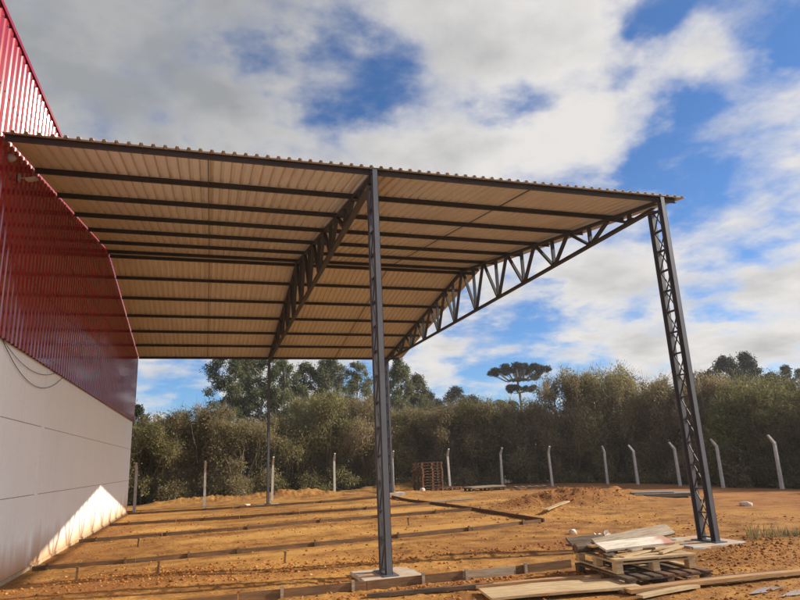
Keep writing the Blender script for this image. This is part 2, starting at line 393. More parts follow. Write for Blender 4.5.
def build_world():
    w = bpy.data.worlds.new('World'); scene.world = w; w.use_nodes = True
    t = w.node_tree; t.nodes.clear()
    N = t.nodes.new; L = t.links.new
    out = N('ShaderNodeOutputWorld'); bg = N('ShaderNodeBackground'); bg.inputs['Strength'].default_value = 0.10
    sky = N('ShaderNodeTexSky'); sky.sky_type = 'NISHITA'; sky.sun_disc = False
    sky.sun_elevation = math.asin(SUN.z); sky.sun_rotation = math.atan2(SUN.x, SUN.y)
    sky.altitude = 900; sky.air_density = 1.0; sky.dust_density = 0.6; sky.ozone_density = 2.2
    tc = N('ShaderNodeTexCoord'); D = tc.outputs['Generated']
    def mth(op, a, b=None, c=None, clamp=False):
        m = N('ShaderNodeMath'); m.operation = op; m.use_clamp = clamp
        for s, v in zip(m.inputs, (a, b, c)):
            if v is None: continue
            if hasattr(v, 'is_linked'): L(v, s)
            else: s.default_value = v
        return m.outputs[0]
    nrm = N('ShaderNodeVectorMath'); nrm.operation = 'NORMALIZE'; L(D, nrm.inputs[0]); D = nrm.outputs[0]
    sp = N('ShaderNodeSeparateXYZ'); L(D, sp.inputs[0])
    # cloud layer coordinates: the direction cast on to a flat layer overhead
    den = mth('ADD', mth('MAXIMUM', sp.outputs['Z'], 0.0), 0.22)
    cb = N('ShaderNodeCombineXYZ'); L(mth('DIVIDE', sp.outputs['X'], den), cb.inputs[0]); L(mth('DIVIDE', sp.outputs['Y'], den), cb.inputs[1])
    def noise(vec, s, d, r, dist=0.0):
        n = N('ShaderNodeTexNoise'); n.inputs['Scale'].default_value = s; n.inputs['Detail'].default_value = d; n.inputs['Roughness'].default_value = r
        n.inputs['Distortion'].default_value = dist; L(vec, n.inputs['Vector']); return n
    # warp so that blob edges are ragged
    wn = noise(cb.outputs[0], 3.6, 5, 0.6)
    wv = N('ShaderNodeVectorMath'); wv.operation = 'SUBTRACT'; L(wn.outputs['Color'], wv.inputs[0]); wv.inputs[1].default_value = (0.5, 0.5, 0.5)
    ws = N('ShaderNodeVectorMath'); ws.operation = 'SCALE'; L(wv.outputs[0], ws.inputs[0]); ws.inputs['Scale'].default_value = 0.20
    wa = N('ShaderNodeVectorMath'); wa.operation = 'ADD'; L(D, wa.inputs[0]); L(ws.outputs[0], wa.inputs[1])
    tot = None; neg = None
    for x, y, z, a, amp in CLOUDS:
        ln = math.sqrt(x * x + y * y + z * z)
        d = N('ShaderNodeVectorMath'); d.operation = 'DISTANCE'; L(wa.outputs[0], d.inputs[0]); d.inputs[1].default_value = (x / ln, y / ln, z / ln)
        mr = N('ShaderNodeMapRange'); mr.interpolation_type = 'SMOOTHSTEP'; mr.inputs[1].default_value = 0.12 * a; mr.inputs[2].default_value = 1.35 * a
        mr.inputs[3].default_value = abs(amp); mr.inputs[4].default_value = 0
        L(d.outputs['Value'], mr.inputs[0])
        if amp > 0: tot = mr.outputs[0] if tot is None else mth('ADD', tot, mr.outputs[0])
        else: neg = mr.outputs[0] if neg is None else mth('ADD', neg, mr.outputs[0])
    n1 = noise(cb.outputs[0], 2.7, 8, 0.57, 0.15).outputs['Fac']
    n2 = noise(cb.outputs[0], 8.5, 6, 0.58, 0.1).outputs['Fac']
    tot = mth('SUBTRACT', mth('MINIMUM', tot, 0.92), mth('MULTIPLY', mth('MINIMUM', neg, 1.0), 1.12)); tot = mth('MAXIMUM', tot, -0.5)
    dens = mth('ADD', mth('MULTIPLY', tot, 0.46), mth('ADD', mth('MULTIPLY', mth('SUBTRACT', n1, 0.5), 2.3), mth('MULTIPLY', mth('SUBTRACT', n2, 0.5), 0.7)))
    cov = N('ShaderNodeMapRange'); cov.interpolation_type = 'SMOOTHSTEP'; cov.inputs[1].default_value = -0.30; cov.inputs[2].default_value = 0.50; L(dens, cov.inputs[0])
    # thickness shade: thin edges white, thick middles grey
    n3 = noise(cb.outputs[0], 3.4, 6, 0.52).outputs['Fac']
    sh = N('ShaderNodeMapRange'); sh.inputs[1].default_value = 0.25; sh.inputs[2].default_value = 1.35
    L(mth('ADD', dens, mth('MULTIPLY', mth('SUBTRACT', n3, 0.5), 3.0)), sh.inputs[0])
    gl = N('ShaderNodeVectorMath'); gl.operation = 'DISTANCE'; L(D, gl.inputs[0]); gl.inputs[1].default_value = (-0.18, 0.75, 0.63)
    gm = N('ShaderNodeMapRange'); gm.interpolation_type = 'SMOOTHSTEP'; gm.inputs[1].default_value = 0.12; gm.inputs[2].default_value = 0.62; gm.inputs[3].default_value = 0.9; gm.inputs[4].default_value = 0; L(gl.outputs['Value'], gm.inputs[0])
    shade = mth('MULTIPLY', mth('ADD', mth('MULTIPLY', sh.outputs[0], 0.70), gm.outputs[0]), 0.9, None, True)
    cc = N('ShaderNodeMix'); cc.data_type = 'RGBA'; L(shade, cc.inputs[0]); cc.inputs[6].default_value = (*CLOUD_W, 1); cc.inputs[7].default_value = (*CLOUD_G, 1)
    mx = N('ShaderNodeMix'); mx.data_type = 'RGBA'; L(cov.outputs[0], mx.inputs[0])
    tint = N('ShaderNodeMix'); tint.data_type = 'RGBA'; tint.blend_type = 'MULTIPLY'; tint.inputs[0].default_value = 1; L(sky.outputs[0], tint.inputs[6]); tint.inputs[7].default_value = (*SKY_T, 1)
    # sun-side clouds out of view, boosted as added fill for the shaded wall
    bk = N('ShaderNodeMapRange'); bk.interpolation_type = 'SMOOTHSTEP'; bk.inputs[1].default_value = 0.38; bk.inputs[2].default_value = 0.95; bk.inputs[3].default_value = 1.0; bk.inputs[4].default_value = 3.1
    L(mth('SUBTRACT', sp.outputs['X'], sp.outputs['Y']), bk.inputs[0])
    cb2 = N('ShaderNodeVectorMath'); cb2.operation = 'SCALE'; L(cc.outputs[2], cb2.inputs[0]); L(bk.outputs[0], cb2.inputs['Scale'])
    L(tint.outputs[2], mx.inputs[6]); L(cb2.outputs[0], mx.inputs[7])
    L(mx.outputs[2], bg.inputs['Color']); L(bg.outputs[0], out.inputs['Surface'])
CLOUD_W = (4.05, 3.93, 3.84); CLOUD_G = (1.72, 1.79, 1.88); SKY_T = (0.34, 0.53, 0.73)
build_world()

# ------------------------------------------------------------------ ground
def height(X, Y):
    h = 0.10 * fbm(X * 0.22, Y * 0.22, 3) * np.clip((Y - 9) / 8, 0.1, 1)
    rough = np.clip((fbm(X * 0.45 + 9, Y * 0.55 + 4, 3) + 0.10) * 4.0, 0.05, 1.0)
    h = h + rough * (0.045 * fbm(X * 2.2, Y * 2.2, 4) + 0.06 * np.clip(np.abs(fbm(X * 6, Y * 6, 3)) * 2, 0, 1) * 0.6) + 0.014 * fbm(X * 11, Y * 11, 3)
    # wheel-ruts across the bay
    h = h - 0.008 * np.exp(-((Y - 11.6 - 0.10 * (X - 4)) / 0.35) ** 2) - 0.008 * np.exp(-((Y - 10.3 - 0.06 * (X - 4)) / 0.3) ** 2)
    under = np.clip((12.5 - X) / 2, 0, 1) * np.clip((Y - 11.5) / 3, 0, 1)
    h = h * (1 - 0.2 * under)
    def hump(cx, cy, sx, sy, a, th=0.0):
        dx = X - cx; dy = Y - cy; c, s = math.cos(th), math.sin(th)
        p = (c * dx + s * dy) / sx; q = (-s * dx + c * dy) / sy
        g = np.exp(-(p * p + q * q))
        return a * g * (1 + 0.9 * fbm(X * 2.6 + 3, Y * 2.6, 4)) + a * 0.35 * g * fbm(X * 7, Y * 7, 3)
    h = h + hump(15.0, 19.6, 2.1, 0.9, 0.48, -0.2) + hump(17.4, 20.8, 1.5, 0.8, 0.30) + hump(13.0, 17.2, 1.0, 0.5, 0.16)
    h = h + hump(11.0, 8.1, 0.9, 0.5, 0.12) + hump(12.6, 8.8, 1.2, 0.6, 0.13) + hump(8.6, 10.9, 2.6, 0.35, 0.06, 0.1)
    h = h + hump(6.8, 8.45, 1.6, 0.16, 0.06) + hump(2.2, 11.4, 1.3, 0.7, 0.07) + hump(3.3, 35.3, 3.6, 0.7, 0.30) + hump(8, 34.8, 2.0, 0.8, 0.40) + hump(14, 36.3, 3.2, 0.6, 0.36)
    h = h - hump(13.0, 9.6, 0.9, 0.35, 0.16)
    # keep the soil just under the wall foot, the footings and level by the boards
    h = np.where(X < 0.6, h * np.clip((X + 0.3) / 0.9, 0, 1), h)
    h = h + hump(12.2, 30.4, 1.9, 1.6, 0.2)
    for px, py in ((5.81, 9.87), (11.85, 9.87), (5.81, 29.45)):
        d = np.maximum(np.abs(X - px), np.abs(Y - py)); kf = np.clip((d - 0.5) / 0.35, 0, 1)
        h = h * kf - 0.012 * (1 - kf)
    # gentle fall behind the fence and flat far away
    rr = np.hypot(X - 5, Y - 15); far = np.clip((rr - 60) / 60, 0, 1)
    h = h * (1 - far)
    h = h - 0.35 * np.clip((Y - 37) / 6, 0, 1) * (1 - far) - 0.25 * np.clip((X - 23) / 5, 0, 1) * (1 - far)
    return h

ys = [-400, -120, -40, -15, -6, 0, 2, 3.5, 4.6]
y = 5.0
while y < 46: ys.append(y); y += max(0.034, 0.0062 * y)
while y < 3000: ys.append(y); y *= 1.25
xs = [-3000, -1200, -500, -200, -80, -30, -12, -5, -2, -1, -0.5]
x = -0.2
while x < 14: xs.append(x); x += 0.045
while x < 30: xs.append(x); x += 0.11
while x < 3200: xs.append(x); x *= 1.3
XS = np.array(xs); YS = np.array(ys)
GX, GY = np.meshgrid(XS, YS)
GZ = height(GX, GY)
nx, ny = len(XS), len(YS)
idx = np.arange(nx * ny).reshape(ny, nx)
F = np.stack([idx[:-1, :-1], idx[:-1, 1:], idx[1:, 1:], idx[1:, :-1]], -1).reshape(-1, 4)
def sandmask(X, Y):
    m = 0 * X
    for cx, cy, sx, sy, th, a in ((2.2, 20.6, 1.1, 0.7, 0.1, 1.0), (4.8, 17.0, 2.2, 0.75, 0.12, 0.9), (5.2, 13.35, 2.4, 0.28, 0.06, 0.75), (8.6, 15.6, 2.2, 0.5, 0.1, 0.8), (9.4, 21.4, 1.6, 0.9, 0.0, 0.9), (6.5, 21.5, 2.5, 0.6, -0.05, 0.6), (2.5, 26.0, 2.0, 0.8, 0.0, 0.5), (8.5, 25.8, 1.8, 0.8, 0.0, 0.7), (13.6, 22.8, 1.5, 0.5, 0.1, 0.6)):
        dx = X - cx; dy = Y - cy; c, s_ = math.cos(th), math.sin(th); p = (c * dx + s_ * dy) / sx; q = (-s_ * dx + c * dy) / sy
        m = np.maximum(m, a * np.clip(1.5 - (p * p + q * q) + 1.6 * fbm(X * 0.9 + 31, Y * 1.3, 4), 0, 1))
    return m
def dugmask(X, Y):
    m = 0 * X
    for cx, cy, sx, sy, a in ((15.0, 19.6, 2.4, 1.1, 1.0), (17.4, 20.8, 1.7, 0.9, 0.9), (11.2, 8.2, 1.3, 0.8, 0.9), (13.0, 9.6, 1.4, 0.6, 1.0), (2.0, 11.5, 1.9, 1.0, 0.9), (7.2, 8.5, 2.2, 0.3, 0.8), (8.8, 11.2, 2.6, 0.6, 0.7), (4.5, 11.0, 2.2, 0.5, 0.6), (1.0, 16.0, 1.2, 1.6, 0.6), (0.4, 20.5, 0.6, 4.0, 0.5)):
        m = np.maximum(m, a * np.clip(1.4 - ((X - cx) / sx) ** 2 - ((Y - cy) / sy) ** 2 + 2.2 * fbm(X * 1.1 + 71, Y * 1.5, 4), 0, 1))
    return m
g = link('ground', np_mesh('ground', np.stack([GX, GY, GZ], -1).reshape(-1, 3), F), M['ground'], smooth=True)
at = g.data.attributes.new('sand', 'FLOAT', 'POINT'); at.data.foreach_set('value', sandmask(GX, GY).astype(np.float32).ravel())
at = g.data.attributes.new('dug', 'FLOAT', 'POINT'); at.data.foreach_set('value', dugmask(GX, GY).astype(np.float32).ravel())
tag(g, kind='structure')
def gz(x, y): return float(height(np.array([float(x)]), np.array([float(y)]))[0])

# loose clods and gravel: nobody could count them
rng = np.random.RandomState(3)
ico = np.array([(0, 0, 1), (0.9, 0, 0.1), (0.2, 0.9, -0.1), (-0.8, 0.5, 0.1), (-0.7, -0.6, -0.1), (0.3, -0.9, 0.15), (0, 0, -0.8)])
icf = np.array([(0, 1, 2), (0, 2, 3), (0, 3, 4), (0, 4, 5), (0, 5, 1), (6, 2, 1), (6, 3, 2), (6, 4, 3), (6, 5, 4), (6, 1, 5)])
n = 11000
yy = 6.0 + 20 * rng.rand(n) ** 2.1; xx = 0.25 + (16 + 0 * yy) * rng.rand(n)
kp = (rng.rand(n) > 0.45 * np.clip((yy - 11.5) / 3, 0, 1)) & ((fbm(xx * 0.45 + 9, yy * 0.55 + 4, 3) + 0.16 + 0.25 * rng.rand(n)) > 0.22)
xx, yy = xx[kp], yy[kp]
ex = [(15.0, 19.6, 2.0, 0.9, 1400), (11.0, 8.0, 1.1, 0.55, 1100), (6.8, 8.45, 1.9, 0.15, 700), (2.2, 11.6, 1.5, 0.8, 1300), (5.0, 11.2, 1.6, 0.6, 600), (12.6, 9.0, 1.2, 0.6, 700), (8.5, 10.9, 2.4, 0.35, 500)]
for cx, cy, sx, sy, m in ex:
    xx = np.concatenate([xx, cx + sx * 0.8 * rng.randn(m)]); yy = np.concatenate([yy, cy + sy * 0.8 * rng.randn(m)])
ok = xx > 0.15; xx, yy = xx[ok], yy[ok]; n = len(xx)
sz = 0.005 + 0.026 * rng.rand(n) ** 6 + 0.0006 * yy
zz = height(xx, yy)
V = ico[None] * (1 + 0.5 * (rng.rand(n, 7, 1) - 0.5)) * sz[:, None, None] * np.stack([0.8 + 0.7 * rng.rand(n), 0.8 + 0.7 * rng.rand(n), 0.55 + 0.4 * rng.rand(n)], -1)[:, None]
a = rng.rand(n) * 6.28; ca, sa = np.cos(a)[:, None], np.sin(a)[:, None]
V = np.stack([V[..., 0] * ca - V[..., 1] * sa + xx[:, None], V[..., 0] * sa + V[..., 1] * ca + yy[:, None], V[..., 2] + zz[:, None] + sz[:, None] * 0.12], -1)
FF = (icf[None] + (np.arange(n) * 7)[:, None, None]).reshape(-1, 3)
o = link('gravel', np_mesh('gravel', V.reshape(-1, 3), FF), M['clods'])
tag(o, 'loose orange clods and grit strewn over the earth yard', 'gravel', kind='stuff')

# puddles
def puddle(pts):
    mb = MB(); z = max(gz(x, y) for x, y in pts) + 0.006
    n = len(pts); cx = sum(p[0] for p in pts) / n; cy = sum(p[1] for p in pts) / n
    ring = []
    for i in range(n):
        x0, y0 = pts[i]; x1, y1 = pts[(i + 1) % n]
        for q in range(5):
            s = q / 5; x = x0 + (x1 - x0) * s; y = y0 + (y1 - y0) * s
            w = 1 + 0.12 * float(fbm(np.array([x * 5.0]), np.array([y * 5.0]))[0]); ring.append((cx + (x - cx) * w, cy + (y - cy) * w, z))
    mb.add([(cx, cy, z)] + ring, [(0, i + 1, (i + 1) % len(ring) + 1) for i in range(len(ring))])
    o = mb.build('puddle', M['puddle']); tag(o, kind='structure')
puddle([(9.20, 6.30), (9.50, 6.28), (9.95, 6.46), (9.93, 6.54), (9.5, 6.46)])
puddle([(9.35, 6.02), (9.75, 6.0), (10.3, 6.2), (10.2, 6.28), (9.7, 6.18)])

# ------------------------------------------------------------------ warehouse
ZW, ZP, YW = 3.837, 8.46, 29.57
wh = thing('warehouse', 'red and white warehouse with ribbed red cladding over white concrete panels', 'warehouse', (0, 0, 0))
Y0, YJ, XB = -9.0, 14.1, -18.0
cols = [(Y0, -1.45), (-1.436, YJ - 0.11), (YJ + 0.11, YW)]
rows = [(0.03, 1.355), (1.369, 2.638), (2.652, ZW - 0.01)]
for (ya, yb) in cols:
    for (za, zb) in rows:
        MB().box((-0.08, (ya + yb) / 2, (za + zb) / 2), (0.16, yb - ya, zb - za)).build('wall_panel', M['wall'], wh)
MB().box((-0.085, YJ, ZW / 2), (0.17 + 0.012, 0.212, ZW - 0.03)).build('pillar', M['wall'], wh)
MB().box((-0.045, (Y0 + YW) / 2, ZW / 2 - 0.02), (0.06, YW - Y0 - 0.1, ZW - 0.1)).build('panel_backing', M['plinth'], wh)
MB().box((-0.02, (Y0 + YW) / 2, 0.02), (0.10, YW - Y0 + 0.02, 0.10)).build('plinth', M['plinth'], wh)
def cladding(a, b, sgn):
    """ribbed sheet, profile along the first axis"""
    prof = []; s = a
    while s < b:
        prof += [(s, 0.040), (s + 0.040, 0.040), (s + 0.046, 0.043), (s + 0.064, 0.060), (s + 0.074, 0.066), (s + 0.084, 0.068), (s + 0.186, 0.068), (s + 0.194, 0.066), (s + 0.204, 0.060), (s + 0.222, 0.043)]
        s += 0.23
    return prof
pr = [(yv, xv) for (yv, xv) in cladding(Y0, YW, 1) if yv < YW - 0.02]
mb = MB(); vs = []; zb, zt = ZW - 0.03, ZP
for yv, xv in pr: vs += [(xv, yv, zb), (xv, yv, zt)]
mb.add(vs, [(2 * i, 2 * i + 2, 2 * i + 3, 2 * i + 1) for i in range(len(pr) - 1)])
mb.build('red_cladding', M['red'], wh)
mb = MB(); yv = Y0 + 0.135
while yv < YW - 0.2:
    for zz_ in (ZW + 0.12, ZW + 1.25, ZW + 2.4, ZW + 3.5, ZP - 0.16): mb.box((0.0705, yv, zz_), (0.009, 0.020, 0.020))
    yv += 0.23
o = mb.build('screw_rows', M['purlin'], wh); o['kind'] = 'stuff'
MB().box((-0.09, (Y0 + YW) / 2, (ZW + ZP) / 2), (0.2, YW - Y0 - 0.02, ZP - ZW - 0.02)).build('cladding_rail', M['purlin'], wh)
MB().box((-0.06, (Y0 + YW) / 2, ZP + 0.012), (0.30, YW - Y0 + 0.1, 0.02)).box((0.088, (Y0 + YW) / 2, ZP - 0.025), (0.006, YW - Y0 + 0.1, 0.06)).build('parapet_flashing', M['red'], wh)
MB().box((-0.03, YW + 0.025, (ZW + ZP) / 2), (0.20, 0.04, ZP - ZW)).build('corner_flashing', M['red'], wh)
MB().box((XB / 2 - 0.1, YW - 0.1, ZW / 2), (-XB - 0.2, 0.16, ZW)).box((XB / 2 - 0.1, Y0 + 0.1, ZW / 2), (-XB - 0.2, 0.16, ZW)).box((XB, (Y0 + YW) / 2, ZW / 2), (0.16, YW - Y0, ZW)).build('far_wall', M['wall'], wh)
MB().box((XB / 2 - 0.15, YW - 0.09, (ZW + ZP) / 2), (-XB - 0.2, 0.14, ZP - ZW)).box((XB / 2 - 0.15, Y0 + 0.09, (ZW + ZP) / 2), (-XB - 0.2, 0.14, ZP - ZW)).box((XB, (Y0 + YW) / 2, (ZW + ZP) / 2), (0.14, YW - Y0, ZP - ZW)).build('far_cladding', M['red'], wh)
MB().box((XB / 2 - 0.1, (Y0 + YW) / 2, ZP - 0.6), (-XB - 0.3, YW - Y0 - 0.3, 0.08)).build('roof', M['roof'], wh)

# wires drooping on the white wall
def droop(a, b, sag, n=16):
    a = Vector(a); b = Vector(b)
    return [a.lerp(b, i / n) - Vector((0, 0, sag * 4 * (i / n) * (1 - i / n))) for i in range(n + 1)]
o = MB().tube(droop((0.03, 10.9, 3.80), (0.03, 15.3, 3.80), 0.46, 20), 0.006, 6).build('hanging_cable', M['cable'], smooth=True)
tag(o, 'thin dark cable hanging in the deeper loop against the white wall', 'cable', 'cables looped under the red cladding')
o = MB().tube(droop((0.03, 10.95, 3.80), (0.03, 14.6, 3.80), 0.22, 20), 0.0055, 6).build('hanging_cable', M['cable'], smooth=True)
tag(o, 'thin dark cable hanging in the shallower loop against the white wall', 'cable', 'cables looped under the red cladding')
fl = thing('floodlight', 'grey floodlight on a bracket under the shed roof edge', 'floodlight', (0.07, 10.6, 6.42)); fl.scale = (0.75, 0.75, 0.75)
MB().box((0.02, 0, 0), (0.03, 0.12, 0.16)).tube([(0.03, 0, 0), (0.16, 0.02, 0.02)], 0.018, 8).build('bracket', M['fitting'], fl)
MB().box((0.24, 0.08, 0.03), (0.20, 0.46, 0.05), Matrix.Rotation(rad(-18), 3, 'Y') @ Matrix.Rotation(rad(20), 3, 'X')).build('lamp_housing', M['fitting'], fl)
MB().box((0.235, 0.09, 0.001), (0.16, 0.38, 0.012), Matrix.Rotation(rad(-18), 3, 'Y') @ Matrix.Rotation(rad(20), 3, 'X')).build('lens', M['glass'], fl)
mb = MB(); mb.tube([(0.06, 10.05, 6.50), (0.10, 10.05, 6.50), (0.13, 10.05, 6.50), (0.16, 10.05, 6.50), (0.175, 10.05, 6.50)], [0.065, 0.065, 0.055, 0.035, 0.01], 14)
o = mb.build('wall_siren', M['fitting'], smooth=True); tag(o, 'small round grey fitting on red cladding above the floodlight', 'siren')

# ------------------------------------------------------------------ steel shed
sh = thing('steel_shed', 'open gabled steel shed roof on lattice posts beside the warehouse', 'shed', (5.81, 19.6, 0))
def P(bx, name, mat, parent, smooth=False):
    """build in world numbers, parented under the shed (all its ancestors sit at its base)"""
    base = Vector((5.81, 19.6, 0))
    bx.v = [tuple(Vector(p) - base) for p in bx.v]
    return bx.build(name, mat, parent, smooth)
YF, YR, YB = 9.53, 19.59, 29.65
ZE, ZR = 6.665, 8.25
SL = (ZR - ZE) / (YR - YF)
def zroof(yv): return ZE + SL * (yv - YF) if yv <= YR else ZR - SL * (yv - YR)
X1, X2 = 0.088, 12.43
prof = []; s = X1
while s < X2 - 0.17:
    prof += [(s, 0.0), (s + 0.105, 0.0), (s + 0.120, 0.042), (s + 0.163, 0.042)]; s += 0.178
prof += [(s, 0.0), (X2, 0.0)]
for ya, yb in ((YF, YR - 0.04), (YB, YR + 0.04)):
    mb = MB(); vs = []
    for xv, h in prof:
        vs += [(xv, ya, zroof(ya) + h), (xv, yb, zroof(yb) + h)]
    m = len(prof); top = [(a_, b_, c_ + 0.004) for a_, b_, c_ in vs]
    q = [(2 * i, 2 * i + 1, 2 * i + 3, 2 * i + 2) for i in range(m - 1)]
    fs = q + [tuple(i + 2 * m for i in reversed(t)) for t in q]
    fs += [(2 * i, 2 * i + 2, 2 * i + 2 + 2 * m, 2 * i + 2 * m) for i in range(m - 1)]
    fs += [(2 * m - 2, 2 * m - 1, 4 * m - 1, 4 * m - 2)]
    mb.add(vs + top, fs)
    P(mb, 'roof_sheet', M['roof'], sh)
mb = MB()
for sg in (-1, 1):
    mb.bar(((X1 + X2) / 2, YR + sg * 0.002, ZR + 0.062), ((X1 + X2) / 2, YR + sg * 0.34, ZR + 0.058 - SL * 0.34), X2 - X1 + 0.06, 0.006)
P(mb, 'ridge_cap', M['roof'], sh)
PD = 0.098
pur = [9.645 + 1.643 * i for i in range(6)] + [19.36, 19.82] + [29.535 - 1.643 * i for i in range(5, -1, -1)]
for yv in pur:
    zt = zroof(yv) - 0.004
    up = Vector((0, -SL if yv < YR else SL, 1)).normalized()
    mb = MB().channel((0.10, yv, zt - PD / 2), (12.26, yv, zt - PD / 2), 0.055, PD, 0.006, up, 1 if yv < YR else -1)
    P(mb, 'purlin', M['purlin'], sh)
for xv in (3.02, 8.98):
    for ya, yb in ((9.645, 19.36), (29.535, 19.82)):
        mb = MB().bar((xv, ya, zroof(ya) - PD * 0.55), (xv, yb, zroof(yb) - PD * 0.55), 0.016, 0.016)
        P(mb, 'tie_rod', M['purlin'], sh)
TZ = 6.490   # bottom chord axis
XP2, XP3 = 5.81, 11.85
def truss(x0, x1):
    tr = bpy.data.objects.new('truss', None); COL.objects.link(tr); tr.parent = sh
    ztop = lambda yv: zroof(yv) - 0.004 - PD * 0.72 - 0.031
    yA, yB = 9.84, 2 * YR - 9.84
    xx = lambda yv: x0 + (x1 - x0) * (yv - yA) / (yB - yA)
    for ya, yb in ((yA - 0.1, YR), (yB + 0.1, YR)):
        P(MB().channel((xx(ya), ya, ztop(ya)), (xx(yb), yb, ztop(yb)), 0.11, 0.062, 0.010), 'top_chord', M['steel'], tr)
    P(MB().channel((xx(yA), yA, TZ), (xx(yB), yB, TZ), 0.11, 0.062, 0.010), 'bottom_chord', M['steel'], tr)
    tops = [yv for yv in pur if yA - 0.3 < yv < yB + 0.3]
    tops = tops[:6] + [YR] + tops[8:]
    for i in range(len(tops) - 1):
        yb = (tops[i] + tops[i + 1]) / 2 + (-0.06 if i < 6 else 0.06)
        if i in (0, len(tops) - 2):
            yb = tops[i] + (0.95 if i == 0 else 0.69)
        P(MB().box((xx(yb), yb, TZ + 0.055), (0.066, 0.20, 0.06)), 'gusset_plate', M['steel'], tr)
        for yt in (tops[i], yb, tops[i + 1]):
            hgt = ztop(yt) - TZ
            if hgt < 0.10: continue
            for sd in (-1,):
                yo = 0 if yt == yb else (0.05 if yt > yb else -0.05)
                P(MB().bar((xx(yb), yb + yo, TZ + 0.02), (xx(yt), yt - yo, ztop(yt) - 0.02), 0.055, 0.09, (1, 0, 0)), 'web_bar', M['steel'], tr)
    return tr
truss(XP2, XP2); truss(XP3, 11.56)

def column(xv, front, dz=0.0):
    c = bpy.data.objects.new('column', None); COL.objects.link(c); c.parent = sh
    yo, yi = (9.60, 9.93) if front else (29.58, 29.25)     # outer chord, inner chord
    sg = 1 if front else -1
    zb = 0.054 + dz
    zt_o = zroof(yo) - 0.01; zt_i = TZ - 0.05
    yaxis = (0, 1, 0)
    P(MB().channel((xv, yo, zb), (xv, yo, zt_o), 0.092, 0.12, 0.010, yaxis, 1).box((xv + 0.043, yo, (zb + zt_o) / 2), (0.006, 0.12, zt_o - zb)), 'chord', M['post'], c)
    P(MB().channel((xv, yi, zb), (xv, yi, zt_i), 0.092, 0.12, 0.010, yaxis, 1).box((xv + 0.043, yi, (zb + zt_i) / 2), (0.006, 0.12, zt_i - zb)), 'chord', M['post'], c)
    a, b = yo + sg * 0.06, yi - sg * 0.06
    nb = 15; st = (zt_i - zb - 0.10) / nb
    for i in range(nb + 1):
        z0 = zb + 0.06 + i * st
        P(MB().box((xv, (a + b) / 2, z0), (0.078, abs(b - a), 0.020)), 'lacing_bar', M['steel'], c)
        if i < nb:
            for fx, fl in ((-0.034, 0), (0.034, 1)):
                p0, p1 = ((a, b) if (i + fl) % 2 else (b, a))
                P(MB().bar((xv + fx, p0, z0 + 0.02), (xv + fx, p1, z0 + st - 0.02), 0.022, 0.016, (1, 0, 0)), 'lacing_bar', M['steel'], c)
    P(MB().box((xv, (yo + yi) / 2, zb - 0.006), (0.24, 0.62, 0.014)), 'base_plate', M['post'], c)
    P(MB().box((xv, yi, zt_i + 0.006), (0.16, 0.22, 0.012)), 'cap_plate', M['post'], c)
XP3B = 11.56
column(XP2, True); column(XP2, False); column(XP3, True); column(XP3B, False, 0.18)

# concrete footings under the columns
FG = 'concrete footings under the shed posts'
def footing(x, y, sx, sy, label):
    mb = MB(); z1 = 0.040 + (0.18 if x > 11 and y > 20 else 0); sk = random.Random(int(x * 10 + y))
    n = 6; ring = []
    for (ax, ay, bx, by) in ((-1, -1, 1, -1), (1, -1, 1, 1), (1, 1, -1, 1), (-1, 1, -1, -1)):
        for i in range(n):
            t = i / n; ring.append(((ax + (bx - ax) * t) * sx / 2 + sk.uniform(-.012, .012), (ay + (by - ay) * t) * sy / 2 + sk.uniform(-.012, .012)))
    m = len(ring)
    vs = [(p[0] * 1.01, p[1] * 1.01, -0.12) for p in ring] + [(p[0], p[1], z1 - 0.012) for p in ring] + [(p[0] * 0.975, p[1] * 0.975, z1) for p in ring]
    fs = [(i, (i + 1) % m, (i + 1) % m + m, i + m) for i in range(m)] + [(i + m, (i + 1) % m + m, (i + 1) % m + 2 * m, i + 2 * m) for i in range(m)] + [tuple(range(2 * m, 3 * m))]
    mb.add(vs, fs); o = mb.build('concrete_footing', M['concrete'], loc=(x, y, 0)); tag(o, label, 'footing', FG)
footing(5.83, 9.62, 0.92, 1.25, 'square concrete footing under the near middle post')
footing(11.72, 9.92, 1.15, 1.15, 'square concrete footing under the near right post beside the pallets')
footing(5.83, 29.38, 1.0, 1.0, 'concrete footing under the thin far post near the warehouse')
footing(11.60, 29.40, 1.0, 1.0, 'concrete footing under the far right post of the shed')

# ------------------------------------------------------------------ fence posts
def fence_post_mb():
    mb = MB(); H1 = 1.74
    pts = [(0, 0, -0.3), (0, 0, H1), (0, -0.27, H1 + 0.34)]
    w = [0.060, 0.050, 0.038]
    rings = []
    for i, (x, y, z) in enumerate(pts):
        a = w[i]
        if i == 0: ring = [(-a, -a, z), (a, -a, z), (a, a, z), (-a, a, z)]
        elif i == 1: ring = [(-a, -a, z - 0.03), (a, -a, z - 0.03), (a, a, z + 0.03), (-a, a, z + 0.03)]
        else: ring = [(-a, y - 0.028, z - 0.022), (a, y - 0.028, z - 0.022), (a, y + 0.028, z + 0.022), (-a, y + 0.028, z + 0.022)]
        rings += ring
    fs = []
    for i in range(2):
        for q in range(4):
            a = i * 4 + q; b = i * 4 + (q + 1) % 4; fs.append((a, b, b + 4, a + 4))
    fs += [(3, 2, 1, 0), (8, 9, 10, 11)]
    mb.add(rings, fs); return mb
